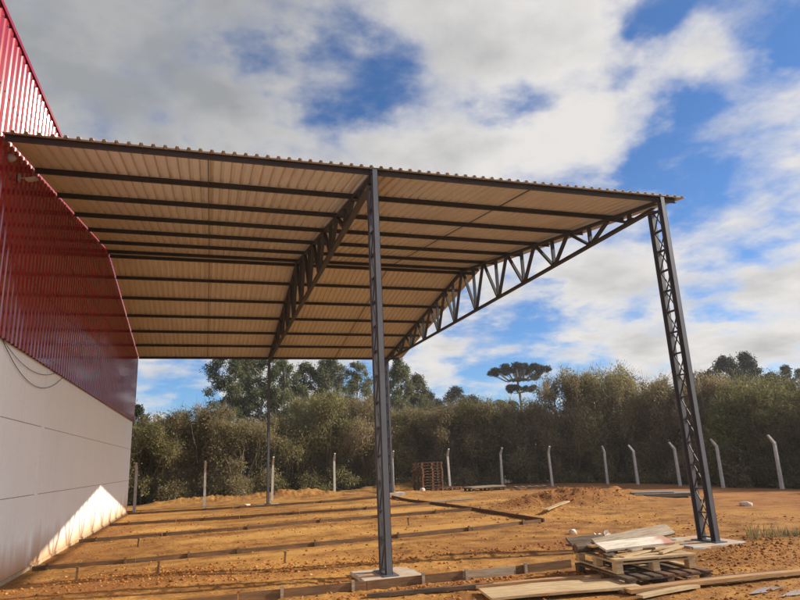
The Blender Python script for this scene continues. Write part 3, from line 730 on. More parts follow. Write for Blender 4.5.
FP = [(0.17, 30.73, 0, 2.08), (3.11, 31.17, 0, 2.04), (6.31, 32.71, 0, 2.12), (10.02, 35.6, 0, 2.2), (13.34, 35.3, 0, 2.2), (16.19, 33.73, 0, 2.17),
      (19.3, 33.49, 0, 2.11), (20.73, 30.42, -0.15, 2.04), (23.22, 29.08, -0.9, 1.93), (23.59, 27.13, -1.57, 1.91), (24.16, 24.85, -1.57, 1.94), (24.94, 23.09, -1.57, 1.98), (24.88, 20.01, -1.57, 2.01)]
ordn = ['first', 'second', 'third', 'fourth', 'fifth', 'sixth', 'seventh', 'eighth', 'ninth', 'tenth', 'eleventh', 'twelfth', 'thirteenth']
fl_ = ['pale concrete fence post with hooked top, right by the warehouse corner',
       'slim pale concrete fence post alone between the warehouse and the thin far shed post',
       'pale concrete fence post just to one side of the thin far shed post',
       'pale concrete fence post alone before dark scrub, between the two far shed posts',
       'pale concrete fence post next to the far right shed post, near the pallet stack',
       'pale bent-top concrete fence post standing just past the tall pallet stack',
       'pale bent-top concrete fence post behind the pale sheet on the ground',
       'pale bent-top concrete fence post behind the small flat pallet, before the lone umbrella pine',
       'pinkish straight-looking concrete fence post right of the yellow-green shrub',
       'concrete fence post with bent top, first past the straight-looking pinkish post',
       'concrete fence post with bent top, last before the near right shed post',
       'bent-top concrete fence post past the near right shed post, beside the yellow-green tree',
       'concrete fence post with bent top, rightmost of the whole fence row']
proto = None
for i, (x, y, rz, hh) in enumerate(FP):
    if proto is None:
        o = proto = fence_post_mb().build('fence_post', M['fencepost'])
        tag(o, fl_[0], 'fence post', 'concrete fence posts round the yard')
    else:
        o = proto.copy(); COL.objects.link(o); o['label'] = fl_[i]
    s = hh / 2.08
    o.location = (x, y, 0.0); o.rotation_euler = (random.Random(i).uniform(-.015, .015), random.Random(i + 50).uniform(-.02, .02), rz); o.scale = (s, s, s)

# ------------------------------------------------------------------ timber form boards across the bay
def boards_along(name, label, group, pts, h, th, mat, stakes, seg=2.6, smat=None, zoff=0.0):
    """a line of boards on edge, with stakes nailed to it; local origin at its start"""
    p0 = Vector((*pts[0], 0)); t = thing(name, label, 'form board', p0, 0, group)
    k = 0; rg = random.Random(name + label)
    for a, b in zip(pts[:-1], pts[1:]):
        a = Vector((*a, 0)); b = Vector((*b, 0)); L = (b - a).length; m = max(1, round(L / seg))
        for i in range(m):
            q0 = a.lerp(b, i / m); q1 = a.lerp(b, (i + 1) / m - 0.004)
            z0 = gz(q0.x, q0.y); z1 = gz(q1.x, q1.y)
            q0 = q0 + Vector((0, 0, max(z0, -0.01) + h / 2 - 0.015 + zoff)) - p0; q1 = q1 + Vector((0, 0, max(z1, -0.01) + h / 2 - 0.015 + zoff)) - p0
            d = q1 - q0; ob = MB().box((d.length / 2, 0, 0), (d.length, th, h * rg.uniform(0.9, 1.05))).build('board', mat if not isinstance(mat, list) else mat[k % len(mat)], t)
            ob.matrix_local = Matrix.Translation(q0) @ d.to_track_quat('X', 'Z').to_matrix().to_4x4(); k += 1
    # stakes
    tot = sum((Vector(b) - Vector(a)).length for a, b in zip(pts[:-1], pts[1:]))
    for s in stakes:
        acc = s
        for a, b in zip(pts[:-1], pts[1:]):
            va, vb = Vector(a), Vector(b); L = (vb - va).length
            if acc <= L:
                d = (vb - va).normalized(); q = va + d * acc; nrm = Vector((d.y, -d.x)); q2 = q + nrm * (th / 2 + 0.021)
                MB().box((q2.x - p0.x, q2.y - p0.y, gz(q2.x, q2.y) + h * 0.35 + zoff / 2), (0.04, 0.035, h + 0.07), Matrix.Rotation(math.atan2(d.y, d.x), 3, 'Z')).build('stake', smat or (mat if not isinstance(mat, list) else mat[0]), t)
                break
            acc -= L
    return t
G1 = 'timber form boards staked across the earth floor'
boards_along('form_board', 'weathered form board row nearest the camera of those running to the warehouse', G1, [(0.12, 13.81), (1.9, 13.78), (3.9, 13.88), (6.66, 14.11), (9.2, 14.35), (11.25, 14.75)], 0.105, 0.03, M['form'], [0.25, 1.6, 2.75, 3.7, 5.3, 7.2, 9.0, 10.6])
boards_along('form_board', 'weathered form board row second from the camera, across the middle of the bay', G1, [(0.10, 18.45), (4.08, 18.62), (7.97, 19.2), (11.3, 19.25)], 0.105, 0.03, M['form'], [0.4, 2.1, 4.2, 6.3, 8.2, 10.0])
boards_along('form_board', 'thin form board row third from the camera behind the golden patch', G1, [(0.15, 23.5), (4.3, 23.25), (8.4, 22.9), (11.3, 23.2)], 0.105, 0.03, M['form'], [0.6, 3.0, 6.0, 8.6])
boards_along('form_board', 'farthest form board row, ending at the warehouse corner', G1, [(0.10, 29.1), (4.3, 28.75), (11.3, 28.7)], 0.10, 0.035, M['form'], [0.5, 3.1, 4.5, 8.0], seg=3.2)
boards_along('form_board', 'dark form board line running lengthwise away past the dirt mound', G1, [(11.42, 14.9), (11.40, 19.0), (11.36, 23.6), (11.30, 28.5)], 0.11, 0.04, M['form'], [1.5, 4.0, 7.0, 10.0], seg=3.0)
boards_along('form_board', 'staked board edging beside the near middle post, dark with paler lengths toward the pallets', G1, [(1.2, 8.93), (3.6, 8.90), (5.3, 8.90), (6.7, 8.88), (7.55, 8.90), (8.5, 8.93)], 0.13, 0.028, [M['form'], M['form'], M['form'], M['grey_wood'], M['form'], M['grey_wood'], M['grey_wood']], [2.95, 3.9, 4.9, 5.55, 6.5], seg=2.4, smat=M['grey_wood'])
# single little stakes standing in the soil
for i, (x, y, lab) in enumerate([(2.45, 11.6, 'small wooden peg in rough soil, nearest the camera in the bay'), (4.55, 12.0, 'small wooden peg standing in the soil before the nearest form board row'), (1.7, 16.3, 'small wooden peg by the warehouse between two form board rows'), (1.15, 12.2, 'small wooden peg in the soil closest to the shaded warehouse wall'), (8.3, 16.5, 'small wooden peg past the near middle post between two form board rows')]):
    r2 = random.Random(i); mb = MB()
    mb.box((0, 0, 0.07), (0.035, 0.03, 0.24), Matrix.Rotation(r2.uniform(-.12, .12), 3, 'X') @ Matrix.Rotation(r2.uniform(-.12, .12), 3, 'Y'))
    mb.box((0, 0.0, 0.19), (0.045, 0.04, 0.02))
    o = mb.build('wooden_peg', M['form'], loc=(x, y, gz(x, y))); tag(o, lab, 'peg', 'pegs in the yard')

# ------------------------------------------------------------------ pallets
def pallet(label, mat_top, mat_blk, loc, rz, group, n_top=6, L=1.2, W=1.1, missing=(), rot=None, jit=0.0, seed=0, scale=None):
    """boards of the deck run along local X; blocks under; three skids along local Y"""
    t = thing('wooden_pallet', label, 'pallet', loc, rz, group); rg = random.Random(seed)
    if rot is not None: t.rotation_euler = rot
    if scale: t.scale = scale
    for i in range(3):
        xx = (-W / 2 + 0.05, 0, W / 2 - 0.05)[i]
        MB().box((xx, 0, 0.011), (0.10, L, 0.022)).build('skid', mat_blk, t)
        for j in range(3):
            yy = (-L / 2 + 0.06, 0, L / 2 - 0.06)[j]
            MB().box((xx, yy, 0.022 + 0.0425), (0.095, 0.11, 0.085)).build('block', mat_top if jit else mat_blk, t)
    for j in range(3):
        yy = (-L / 2 + 0.06, 0, L / 2 - 0.06)[j]
        MB().box((0, yy, 0.118), (W, 0.10, 0.020)).build('stringer_board', mat_blk, t)
    for i in range(n_top):
        if i in missing: continue
        yy = -W / 2 + 0.05 + (W - 0.10) * i / (n_top - 1)
        MB().box((yy + rg.uniform(-jit, jit), rg.uniform(-jit, jit), 0.140), (0.115, L + rg.uniform(-jit, jit), 0.022), Matrix.Rotation(rg.uniform(-jit, jit) * 1.5, 3, 'Z')).build('deck_board', mat_top, t)
    return t

# far tall stack of reddish pallets: nine pallets
G2 = 'reddish pallets in the tall far stack'
posn = ['bottom pallet', 'second pallet from the bottom', 'third pallet from the bottom', 'fourth pallet from the bottom', 'fifth pallet from the bottom', 'fifth pallet from the top', 'fourth pallet from the top', 'third pallet from the top', 'second pallet from the top', 'topmost pallet']
z = gz(15.0, 33.9) - 0.01
p0 = pallet('bottom pallet of the tall reddish stack by the fence', M['red_wood'], M['red_wood'], (15.02, 34.0, z), rad(8), G2, 6, 1.2, 1.3)
for i in range(1, 10):
    rg = random.Random(i)
    dup(p0, (15.02 + rg.uniform(-.03, .03), 34.0 + rg.uniform(-.03, .03), z + 0.1512 * i), rad(8 + rg.uniform(-2.5, 2.5)), posn[i] + ' of the tall reddish stack by the fence')
# small loose pallet leaning flat next to the stack, pale sheets on supports, flat pallet
pallet('low pallet lying flat at the foot of the tall reddish stack', M['red_wood'], M['red_wood'], (15.5, 32.5, gz(15.5, 32.5)), rad(20), 'pallets lying loose in the yard', 5, 1.0, 1.4)
pl = pallet('pallet beneath the pale sheet on the far earth', M['form'], M['form'], (16.9, 30.6, gz(16.9, 30.6)), rad(5), 'pallets lying loose in the yard', 5, 1.0, 1.9)
mb = MB(); mb.box((0, 0, 0.03), (2.0, 1.1, 0.035)); mb.box((0.02, 0.03, 0.062), (1.94, 1.04, 0.025), Matrix.Rotation(0.03, 3, 'Z'))
o = mb.build('board_sheet', M['grey_wood'], loc=(16.85, 30.6, gz(16.9, 30.6) + 0.14)); o.rotation_euler = (0, 0, rad(6)); tag(o, 'pale flat sheets stacked on a low pallet on the far earth', 'board sheet')
pallet('small flat pallet alone on the far earth beyond the pale sheet', M['grey_wood'], M['grey_wood'], (18.9, 29.5, gz(18.9, 29.5)), rad(-18), 'pallets lying loose in the yard', 5, 0.9, 1.5)
mb = MB(); mb.box((0, 0, 0.05), (2.0, 1.2, 0.05)); mb.box((0.1, -0.05, 0.11), (1.9, 1.1, 0.05), Matrix.Rotation(0.06, 3, 'Z')); mb.box((-0.2, 0.1, 0.155), (1.4, 0.9, 0.03), Matrix.Rotation(-0.05, 3, 'Z'))
o = mb.build('board_stack', M['sheetgrey'], loc=(18.5, 19.3, gz(18.5, 19.3) - 0.02)); o.rotation_euler = (0, 0, rad(-35)); tag(o, 'low dark stack of weathered boards on the earth by the right post', 'board stack')
def slab(name, label, cat, x, y, sx, sy, sz, rz, mat, rx=0, ry=0, dz=0, group=None):
    mb = MB(); n = 8; rg = random.Random(label); vs = []
    for i in range(n + 1):
        xx = -sx / 2 + sx * i / n; bow = 0.006 * math.sin(i / n * 3.1) * sx; e = sy / 2 * (1 + rg.uniform(-.05, .05))
        vs += [(xx, -e, -sz / 2 + bow), (xx, e, -sz / 2 + bow), (xx, e, sz / 2 + bow), (xx, -e, sz / 2 + bow)]
    fs = []
    for i in range(n):
        for q in range(4):
            a = i * 4 + q; b = i * 4 + (q + 1) % 4; fs.append((a, b, b + 4, a + 4))
    fs += [(3, 2, 1, 0), (n * 4, n * 4 + 1, n * 4 + 2, n * 4 + 3)]
    mb.add(vs, fs); o = mb.build(name, mat); o.location = (x, y, dz); o.rotation_euler = (rx, ry, rz)
    return tag(o, label, cat, group)
slab('plank', 'short pale board lying on the dirt mound behind the pallets', 'plank', 13.0, 16.9, 1.5, 0.16, 0.03, 0.6, M['pale_wood'], ry=-0.08, dz=gz(13, 16.9) + 0.05)
slab('plank', 'pale board flat on the far earth beyond the dirt mound', 'plank', 17.2, 24.2, 1.6, 0.5, 0.03, 0.1, M['form_pale'], dz=gz(17.2, 24.2) + 0.03)
slab('plank', 'grey board on the earth beside the lengthwise form board line', 'plank', 12.6, 24.5, 2.2, 0.3, 0.04, 0.2, M['grey_wood'], dz=gz(12.6, 24.5) + 0.03)

# front pallets with planks thrown over them
pz = gz(8.9, 8.1) + 0.0
PA = rad(-7)
low = pallet('dark weathered pallet under the pale one, at the bottom of the near pile', M['dark_wood'], M['dark_wood'], (8.87, 7.80, pz - 0.01), PA + rad(4), 'pallets in the near pile', 7, 1.35, 1.2, seed=4, jit=0.012)
upp = pallet('pale broken pallet lying on the dark one in the near pile', M['pale_wood'], M['pale_wood'], (8.89, 7.95, pz + 0.147), PA, 'pallets in the near pile', 2, 1.2, 1.14, seed=8, jit=0.0)
UZ = pz + 0.147 + 0.152
# deck of the broken pallet: boards across the front and middle
ca, sa = math.cos(PA), math.sin(PA)
def on_up(lx, ly): return (8.89 + ca * lx - sa * ly, 7.95 + sa * lx + ca * ly)
MB().box((0.0, -0.535, 0.1655), (1.16, 0.15, 0.024)).build('deck_board', M['pale_wood'], upp)
MB().box((0.02, -0.36, 0.1655), (1.12, 0.11, 0.024), Matrix.Rotation(0.02, 3, 'Z')).build('deck_board', M['pale_wood'], upp)
MB().box((-0.1, -0.14, 0.1655), (0.85, 0.13, 0.024), Matrix.Rotation(-0.04, 3, 'Z')).build('deck_board', M['brown_wood'], upp)
MB().box((0.0, 0.30, 0.1655), (1.12, 0.12, 0.024)).build('deck_board', M['grey_wood'], upp)
MB().box((0.0, 0.53, 0.1655), (1.14, 0.12, 0.024)).build('deck_board', M['grey_wood'], upp)
UZ += 0.03
x, y = on_up(-0.02, -0.02); slab('plank', 'broad white-painted plank with red-stained end across the near pallets', 'plank', x + 0.08, y - 0.02, 1.18, 0.24, 0.028, rad(3), M['painted'], rx=rad(16), dz=UZ + 0.085)
x, y = on_up(0.22, 0.30); slab('plank', 'long silvery-grey plank on edge at the back of the near pallet pile', 'plank', x + 0.02, y, 1.45, 0.20, 0.035, rad(7), M['grey_wood'], rx=rad(38), ry=rad(-3.5), dz=UZ + 0.13)
x, y = on_up(0.30, 0.18); slab('plank', 'silvery-grey flat board under the long grey plank of the near pile', 'plank', x + 0.05, y + 0.02, 1.0, 0.18, 0.03, rad(5), M['grey_wood'], dz=UZ + 0.03, ry=rad(-2))
x, y = on_up(0.16, -0.24); slab('stick', 'thin pale split lath lying aslant across the near pallet', 'stick', x, y, 1.25, 0.06, 0.022, rad(17), M['pale_wood'], dz=UZ + 0.012, ry=rad(-1))
x, y = on_up(0.0, -0.30); slab('stick', 'thin brown split lath beside the pale lath on the near pallet', 'stick', x - 0.1, y, 0.9, 0.07, 0.02, rad(10), M['brown_wood'], dz=UZ + 0.011)
x, y = on_up(0.62, 0.02); slab('stick', 'short pale stick end poking past the white-painted plank', 'stick', x, y, 0.45, 0.07, 0.03, rad(4), M['pale_wood'], dz=UZ + 0.05)
x, y = on_up(-0.45, 0.36); slab('plank', 'dark brown board at the back corner of the near pallet pile', 'plank', x + 0.05, y + 0.1, 0.62, 0.22, 0.03, rad(2), M['dark_wood'], rx=rad(30), dz=UZ + 0.09)
x, y = on_up(-0.62, 0.16)
mb = MB(); mb.tube([(-0.16, 0, 0), (0.0, 0.0, 0.004), (0.16, 0.01, 0)], [0.062, 0.066, 0.06], 12)
o = mb.build('log', M['dark_wood'], loc=(x, y, UZ + 0.055)); o.rotation_euler = (0, 0, rad(5)); tag(o, 'short dark round log at the corner of the near pallet pile', 'log', 'dark offcuts on the near pile')
x, y = on_up(-0.36, 0.12)
o = MB().box((0, 0, 0), (0.30, 0.11, 0.09)).box((0.02, 0.004, 0.055), (0.2, 0.09, 0.02)).build('log', M['dark_wood'], loc=(x, y, UZ + 0.045)); o.rotation_euler = (0, 0, rad(-8)); tag(o, 'dark squared timber offcut beside the round log on the near pile', 'timber offcut', 'dark offcuts on the near pile')
for i, (lx, ly, ln, lab) in enumerate([(-0.50, -0.10, 0.7, 'dark lath lying lengthwise along the side edge of the near pallet'), (-0.42, -0.22, 0.5, 'short dark splintered lath by the pale pallet corner')]):
    x, y = on_up(lx, ly); slab('stick', lab, 'stick', x, y, ln, 0.07, 0.02, rad(75 - 12 * i), M['dark_wood'], dz=UZ + 0.012)

for i, (lx, ly, ln, wd, ang, hz_, mt, lab) in enumerate([
    (0.05, 0.40, 1.30, 0.10, 4, 0.055, 'form', 'narrow brown weathered board behind the white-painted plank'),
    (0.25, -0.12, 0.95, 0.08, 22, 0.036, 'grey_wood', 'narrow silvery board jutting right from under the white-painted plank'),
    (-0.18, -0.16, 0.80, 0.07, -14, 0.034, 'form', 'narrow brown lath crossing the pile under the white-painted plank'),
    (0.02, 0.16, 1.25, 0.13, 9, 0.060, 'brown_wood', 'brown board sandwiched under the white-painted plank'),
    (-0.30, 0.48, 0.85, 0.12, -5, 0.050, 'dark_wood', 'dark narrow board low at the back left of the near pile'),
    (0.38, -0.38, 0.55, 0.06, 28, 0.030, 'form_pale', 'short pale splinter lath at the right front of the near pile')]):
    x, y = on_up(lx, ly); slab('plank' if wd > 0.075 else 'stick', lab, 'plank' if wd > 0.075 else 'stick', x, y, ln, wd, 0.024, rad(ang - 7), M[mt], rx=rad((i * 37 % 9) - 4), ry=rad((i * 23 % 5) - 2), dz=UZ + hz_)

# planks on the ground in front
slab('plywood_board', 'broad pale plywood board flat on the ground before the near pallets', 'plywood board', 7.40, 7.44, 1.9, 0.60, 0.03, rad(-9), M['pale_wood'], dz=gz(7.4, 7.55) + 0.06)
slab('plank', 'narrow brown plank lying along the back edge of the plywood board', 'plank', 7.55, 7.97, 2.0, 0.10, 0.04, rad(-8), M['brown_wood'], dz=gz(7.5, 7.95) + 0.05)
slab('plank', 'long dark narrow plank on the soil before the staked edging', 'plank', 6.3, 8.16, 2.3, 0.07, 0.05, rad(-9), M['dark_wood'], dz=gz(6.3, 8.16) + 0.03)
slab('plank', 'long thin brown plank running toward the right edge of the picture', 'plank', 9.6, 6.86, 3.1, 0.13, 0.045, rad(-3.6), M['brown_wood'], dz=gz(9.6, 6.95) + 0.055)
slab('plank', 'long weathered grey-brown plank tucked behind the long thin brown one', 'plank', 9.3, 7.02, 2.6, 0.12, 0.035, rad(-1), M['form'], dz=gz(9.3, 7.1) + 0.035)
slab('plank', 'short pale plank on the ground before the near pallets, pointing to their corner', 'plank', 8.48, 6.76, 0.95, 0.11, 0.03, rad(9), M['form_pale'], dz=gz(8.5, 6.84) + 0.04)

# stones and rags
def rock(name, label, x, y, s, mat, seed, cat='stone', flat=0.6):
    rg = np.random.RandomState(seed); import bmesh
    bm = bmesh.new(); bmesh.ops.create_icosphere(bm, subdivisions=2, radius=1)
    off = rg.rand(3) * 50
    for v in bm.verts:
        p = v.co; q = 1 + 0.8 * (float(fbm(np.array([p.x * 1.1 + off[0] + p.z]), np.array([p.y * 1.1 + off[1] - p.z]), 3)[0]))
        v.co = Vector((p.x * q * s[0], p.y * q * s[1], p.z * q * s[2]))
    me = bpy.data.meshes.new(name); bm.to_mesh(me); bm.free()
    o = link(name, me, mat, smooth=False, loc=(x, y, gz(x, y) + s[2] * 0.4)); o.rotation_euler = (0, 0, rg.rand() * 6)
    return tag(o, label, cat)
rock('stone', 'flat pale stone alone on the orange earth past the right post', 17.9, 14.9, (0.20, 0.12, 0.085), M['stone'], 1)
rock('stone', 'small pale stone on the soil behind the near pallet pile', 10.7, 12.4, (0.09, 0.07, 0.07), M['stone'], 2)
rock('stone', 'pale stone at the foot of the tall reddish pallet stack', 14.3, 33.0, (0.16, 0.13, 0.14), M['stone'], 5)
rock('stone', 'pale block lying by the thin far shed post', 4.9, 29.9, (0.18, 0.08, 0.06), M['stone'], 6)
def rag(x, y, label, s, seed):
    rg = np.random.RandomState(seed); mb = MB(); n = 7; vs = []
    for i in range(n):
        for j in range(n):
            a = (i / (n - 1) - .5) * s; b = (j / (n - 1) - .5) * s
            vs.append((a + rg.randn() * .01, b + rg.randn() * .01, abs(rg.randn()) * 0.03 + 0.10 * max(0, math.sin(i * 1.1 + seed)) * max(0, math.cos(j * 0.9))))
    fs = [(i * n + j, i * n + j + 1, (i + 1) * n + j + 1, (i + 1) * n + j) for i in range(n - 1) for j in range(n - 1)]
    mb.add(vs, fs); o = mb.build('paper_scrap', M['rag'], loc=(x, y, gz(x, y) + 0.01), smooth=True); tag(o, label, 'scrap', None)
rag(10.75, 11.3, 'crumpled whitish scrap on the soil just behind the near planks', 0.30, 2)
rag(11.3, 11.15, 'flat whitish scrap on the soil toward the right post footing', 0.22, 5)

# weeds
def weed(x, y, label, n, hmax, spread, seed):
    rg = np.random.RandomState(seed); V = []; Fc = []
    for i in range(n):
        a = rg.rand() * 6.28; rr = spread * rg.rand() ** 0.7; bx, by = rr * math.cos(a), rr * math.sin(a)
        h = hmax * (0.4 + 0.6 * rg.rand()); la = rg.rand() * 6.28; ln = 0.9 * h * rg.rand(); w = 0.003 + 0.004 * rg.rand()
        dx, dy = math.cos(la), math.sin(la); k0 = len(V)
        zb = gz(x + bx, y + by) - gz(x, y)
        V += [(bx - dy * w, by + dx * w, zb), (bx + dy * w, by - dx * w, zb), (bx + dx * ln * .4 + dy * w, by + dy * ln * .4 - dx * w, zb + h * .6), (bx + dx * ln * .4 - dy * w, by + dy * ln * .4 + dx * w, zb + h * .6)]
        V += [(bx + dx * ln, by + dy * ln, zb + h), (bx + dx * ln, by + dy * ln, zb + h)]
        Fc += [(k0, k0 + 1, k0 + 2, k0 + 3), (k0 + 3, k0 + 2, k0 + 4, k0 + 5)]
    o = link('weed_clump', np_mesh('weed_clump', V, Fc), M['weed'], loc=(x, y, gz(x, y) - 0.01)); tag(o, label, 'weeds', 'weeds by the right edge')
weed(13.45, 9.75, 'larger tuft of green weeds on the soil past the right post', 300, 0.26, 0.55, 1)
weed(13.3, 9.05, 'smaller tuft of green weeds on the soil, nearer the camera', 200, 0.17, 0.42, 2)

# ------------------------------------------------------------------ trees
def leaves(rng, blobs, n, ln, wd, droop=0.0, shell=0.55, flat=0.0):
    """n leaf-sized faces spread through the blobs (cx,cy,cz,rx,ry,rz)"""
    B = np.array(blobs, float); w = (B[:, 3] * B[:, 4] + B[:, 3] * B[:, 5]); w /= w.sum()
    k = rng.choice(len(B), n, p=w); d = rng.randn(n, 3); d /= np.linalg.norm(d, axis=1)[:, None]
    r = shell + (1 - shell) * rng.rand(n) ** 0.6
    r = r * (1 + 0.24 * rng.randn(n))
    c = B[k, :3] + d * B[k, 3:6] * r[:, None]
    ax = d * 0.6 + rng.randn(n, 3) * 0.7; ax[:, 2] -= droop; ax /= np.linalg.norm(ax, axis=1)[:, None]
    nr = np.cross(ax, rng.randn(n, 3)); nr[:, 2] *= (1 - flat); nr /= np.linalg.norm(nr, axis=1)[:, None] + 1e-9
    L = ln * (0.6 + 0.8 * rng.rand(n))[:, None]; W = wd * (0.6 + 0.8 * rng.rand(n))[:, None]
    bend = np.cross(ax, nr) * L * 0.12
    p0 = c - ax * L / 2; p2 = c + ax * L / 2; p1 = c + nr * W / 2 + bend; p3 = c - nr * W / 2 + bend
    V = np.stack([p0, p1, p2, p3], 1).reshape(-1, 3); F = np.arange(4 * n).reshape(n, 4)
    return V, F

def twigs(rng, blobs, n, ln, w):
    B = np.array(blobs, float); k = rng.randint(0, len(B), n)
    d = rng.randn(n, 3); d[:, 2] = np.abs(d[:, 2]) * 1.1 + 0.15; d /= np.linalg.norm(d, axis=1)[:, None]
    c = B[k, :3]; a = c + d * B[k, 3:6] * 0.55; L = ln * (0.6 + 0.7 * rng.rand(n))[:, None]
    b = a + d * L + rng.randn(n, 3) * 0.12; s = np.cross(d, rng.randn(n, 3)); s /= np.linalg.norm(s, axis=1)[:, None]
    V = np.stack([a - s * w, a + s * w, b + s * w * .25, b - s * w * .25], 1).reshape(-1, 3)
    return V, np.arange(4 * n).reshape(n, 4)

def join(*vf):
    V = []; F = []; o = 0
    for v, f in vf: V.append(v); F.append(f + o); o += len(v)
    return np.concatenate(V), np.concatenate(F)

def limb(mb, rg, a, b, r0, r1, n=5, wob=0.12):
    a = Vector(a); b = Vector(b); L = (b - a).length
    pts = [a.lerp(b, i / n) + Vector((rg.uniform(-1, 1), rg.uniform(-1, 1), rg.uniform(-.4, .4))) * wob * L * (0 if i in (0, n) else 0.35) for i in range(n + 1)]
    mb.tube(pts, [r0 + (r1 - r0) * i / n for i in range(n + 1)], 6)

def tree_thing(name, label, cat, group, crown_vf, trunk_mb, leafmat, barkmat, loc, scale, rz):
    t = thing(name, label, cat, loc, rz, group); t.scale = scale
    trunk_mb.build('trunk', barkmat, t, smooth=True)
    link('crown', np_mesh(name + '_crown', *crown_vf), leafmat, t)
    return t

def proto_bush(seed, tall=5.0, R=2.1, n=36000, dense=40, leaf=(0.14, 0.046)):
    """scrubby tree of the wood's edge, unit height 'tall', crown almost to the ground"""
    rng = np.random.RandomState(seed); rg = random.Random(seed)
    blobs = []
    for i in range(dense):
        t = rng.rand() ** 0.8; zc = tall * (0.12 + 0.80 * t); env = R * (1.0 - 0.75 * max(0.0, t - 0.35) ** 1.6)
        a = rng.rand() * 6.28; rr = env * rng.rand() ** 0.55; s = 0.34 + 0.40 * rng.rand() ** 1.5
        blobs.append((rr * math.cos(a), rr * math.sin(a), min(zc, tall - s), s * 1.25, s * 1.25, s * (0.9 + 0.7 * rng.rand())))
    for i in range(12):     # ragged top sprays
        a = rng.rand() * 6.28; rr = R * 0.95 * rng.rand() ** 0.6; s = 0.16 + 0.26 * rng.rand()
        blobs.append((rr * math.cos(a), rr * math.sin(a), tall * (0.80 + 0.17 * rng.rand()), s, s, s * 1.7))
    vf = join(leaves(rng, blobs, n, leaf[0], leaf[1], 0.1, 0.30), twigs(rng, blobs, 1500, 0.55, 0.008))
    mb = MB()
    for q in range(4):
        a = q * 1.6 + rg.uniform(-.4, .4); bx, by = 0.18 * math.cos(a), 0.18 * math.sin(a)
        tx, ty = R * 0.55 * math.cos(a), R * 0.55 * math.sin(a)
        limb(mb, rg, (bx, by, -0.5), (tx * 0.5, ty * 0.5, tall * 0.45), 0.075, 0.05); limb(mb, rg, (tx * 0.5, ty * 0.5, tall * 0.45), (tx, ty, tall * 0.8), 0.05, 0.015)
        limb(mb, rg, (tx * 0.5, ty * 0.5, tall * 0.42), (ty * 0.6, -tx * 0.5, tall * 0.72), 0.035, 0.012)
    for q in range(26):
        a = rg.uniform(0, 6.28); r0 = R * rg.uniform(0.1, 0.5); r1 = R * rg.uniform(0.75, 1.05); h1 = tall * rg.uniform(0.55, 0.97)
        r1 *= 1 - 0.45 * max(0, h1 / tall - 0.5)
        limb(mb, rg, (r0 * math.cos(a), r0 * math.sin(a), tall * rg.uniform(0.0, 0.35)), (r1 * math.cos(a + rg.uniform(-.3, .3)), r1 * math.sin(a), h1), 0.022, 0.006, 6, 0.16)
    return vf, mb
BG = "scrubby trees along the wood's edge"
bush_protos = []
def make_bush_proto(seed, mat, label, loc, h, rz, **kw):
    vf, mb = proto_bush(seed, **kw)
    return tree_thing('scrub_tree', label, 'tree', BG, vf, mb, M[mat], M['bark'], loc, (h / 5.0,) * 3, rz)
BUSH = [
(-5.20,40.00,4.27,0,'hidden'), (-2.60,38.50,4.13,1,'scrub tree just beyond the warehouse corner, mostly behind it'), (0.00,38.00,4.13,0,'rounded olive scrub tree next past the warehouse corner fence post'),
(2.60,38.60,4.57,2,'olive scrub tree behind the slim fence post between warehouse and thin far shed post'), (5.10,38.00,4.42,3,'dark olive scrub tree left of the thin far shed post, under the tall eucalypts'),
(7.60,39.00,4.80,1,'olive scrub tree right of the thin far shed post'), (10.10,39.40,5.16,4,'yellowish olive scrub tree behind the lone fence post between the far shed posts'),
(12.60,39.00,5.11,5,'olive scrub tree just behind the near middle post'), (15.00,39.30,4.98,0,'pale olive scrub tree behind the far right shed post'),
(17.50,38.40,5.11,2,'pale feathery scrub tree behind the tall pallet stack'), (20.00,37.60,4.60,4,'pale scrub tree behind the fence post before the pale sheet'),
(22.40,36.80,4.71,3,'grey-brown scrub tree below the lone umbrella pine'), (25.00,35.40,5.76,5,'tall grey-brown scrub tree behind the yellow-green shrub'),
(27.00,33.20,5.85,1,'tall grey-brown scrub tree behind the straight-looking pinkish fence post'), (28.40,30.80,5.50,2,'tall brown-olive scrub tree left of the near right shed post'),
(29.20,28.30,5.15,3,'tall olive scrub tree right behind the near right shed post'), (29.80,25.80,4.26,0,'olive scrub tree below the big dark conifer clump'),
(29.40,23.30,3.77,4,'olive scrub tree behind the rightmost fence post'), (30.00,20.80,3.65,5,'h'), (29.70,18.30,3.47,1,'h'), (30.20,15.60,3.24,2,'h'), (30.00,12.80,2.91,3,'h')]
mats = ['bush', 'bush', 'bushgrey', 'bushgrey', 'bush', 'bushgrey']
protos = {}
rgb = random.Random(5)
for x, y, h, k, lab in BUSH:
    if lab in ('h', 'hidden'): lab = 'olive scrub tree outside the picture to the right of the yard' if lab == 'h' else 'scrub tree hidden behind the warehouse'
    zg = gz(x, y) - 0.05; hh = (h - zg) * (1.08 if x > 27.5 else 1.03)
    sxy = rgb.uniform(0.92, 1.1); hh *= rgb.uniform(0.90, 1.10); rz = rgb.uniform(0, 6.28)
    if k not in protos:
        protos[k] = make_bush_proto(20 + k, mats[k], lab, (x, y, zg), hh, rz, R=2.35 + 0.15 * (k % 3))
    else:
        dup(protos[k], (x, y, zg), rz, lab)
    # the last object made is the thing or its copy: set its scale by finding it
    tgt = [o for o in COL.objects if o.get('label') == lab][-1]
    tgt.scale = (hh / 5.0 * 0.35 + 0.65 * sxy, hh / 5.0 * 0.35 + 0.65 * sxy, hh / 5.0)

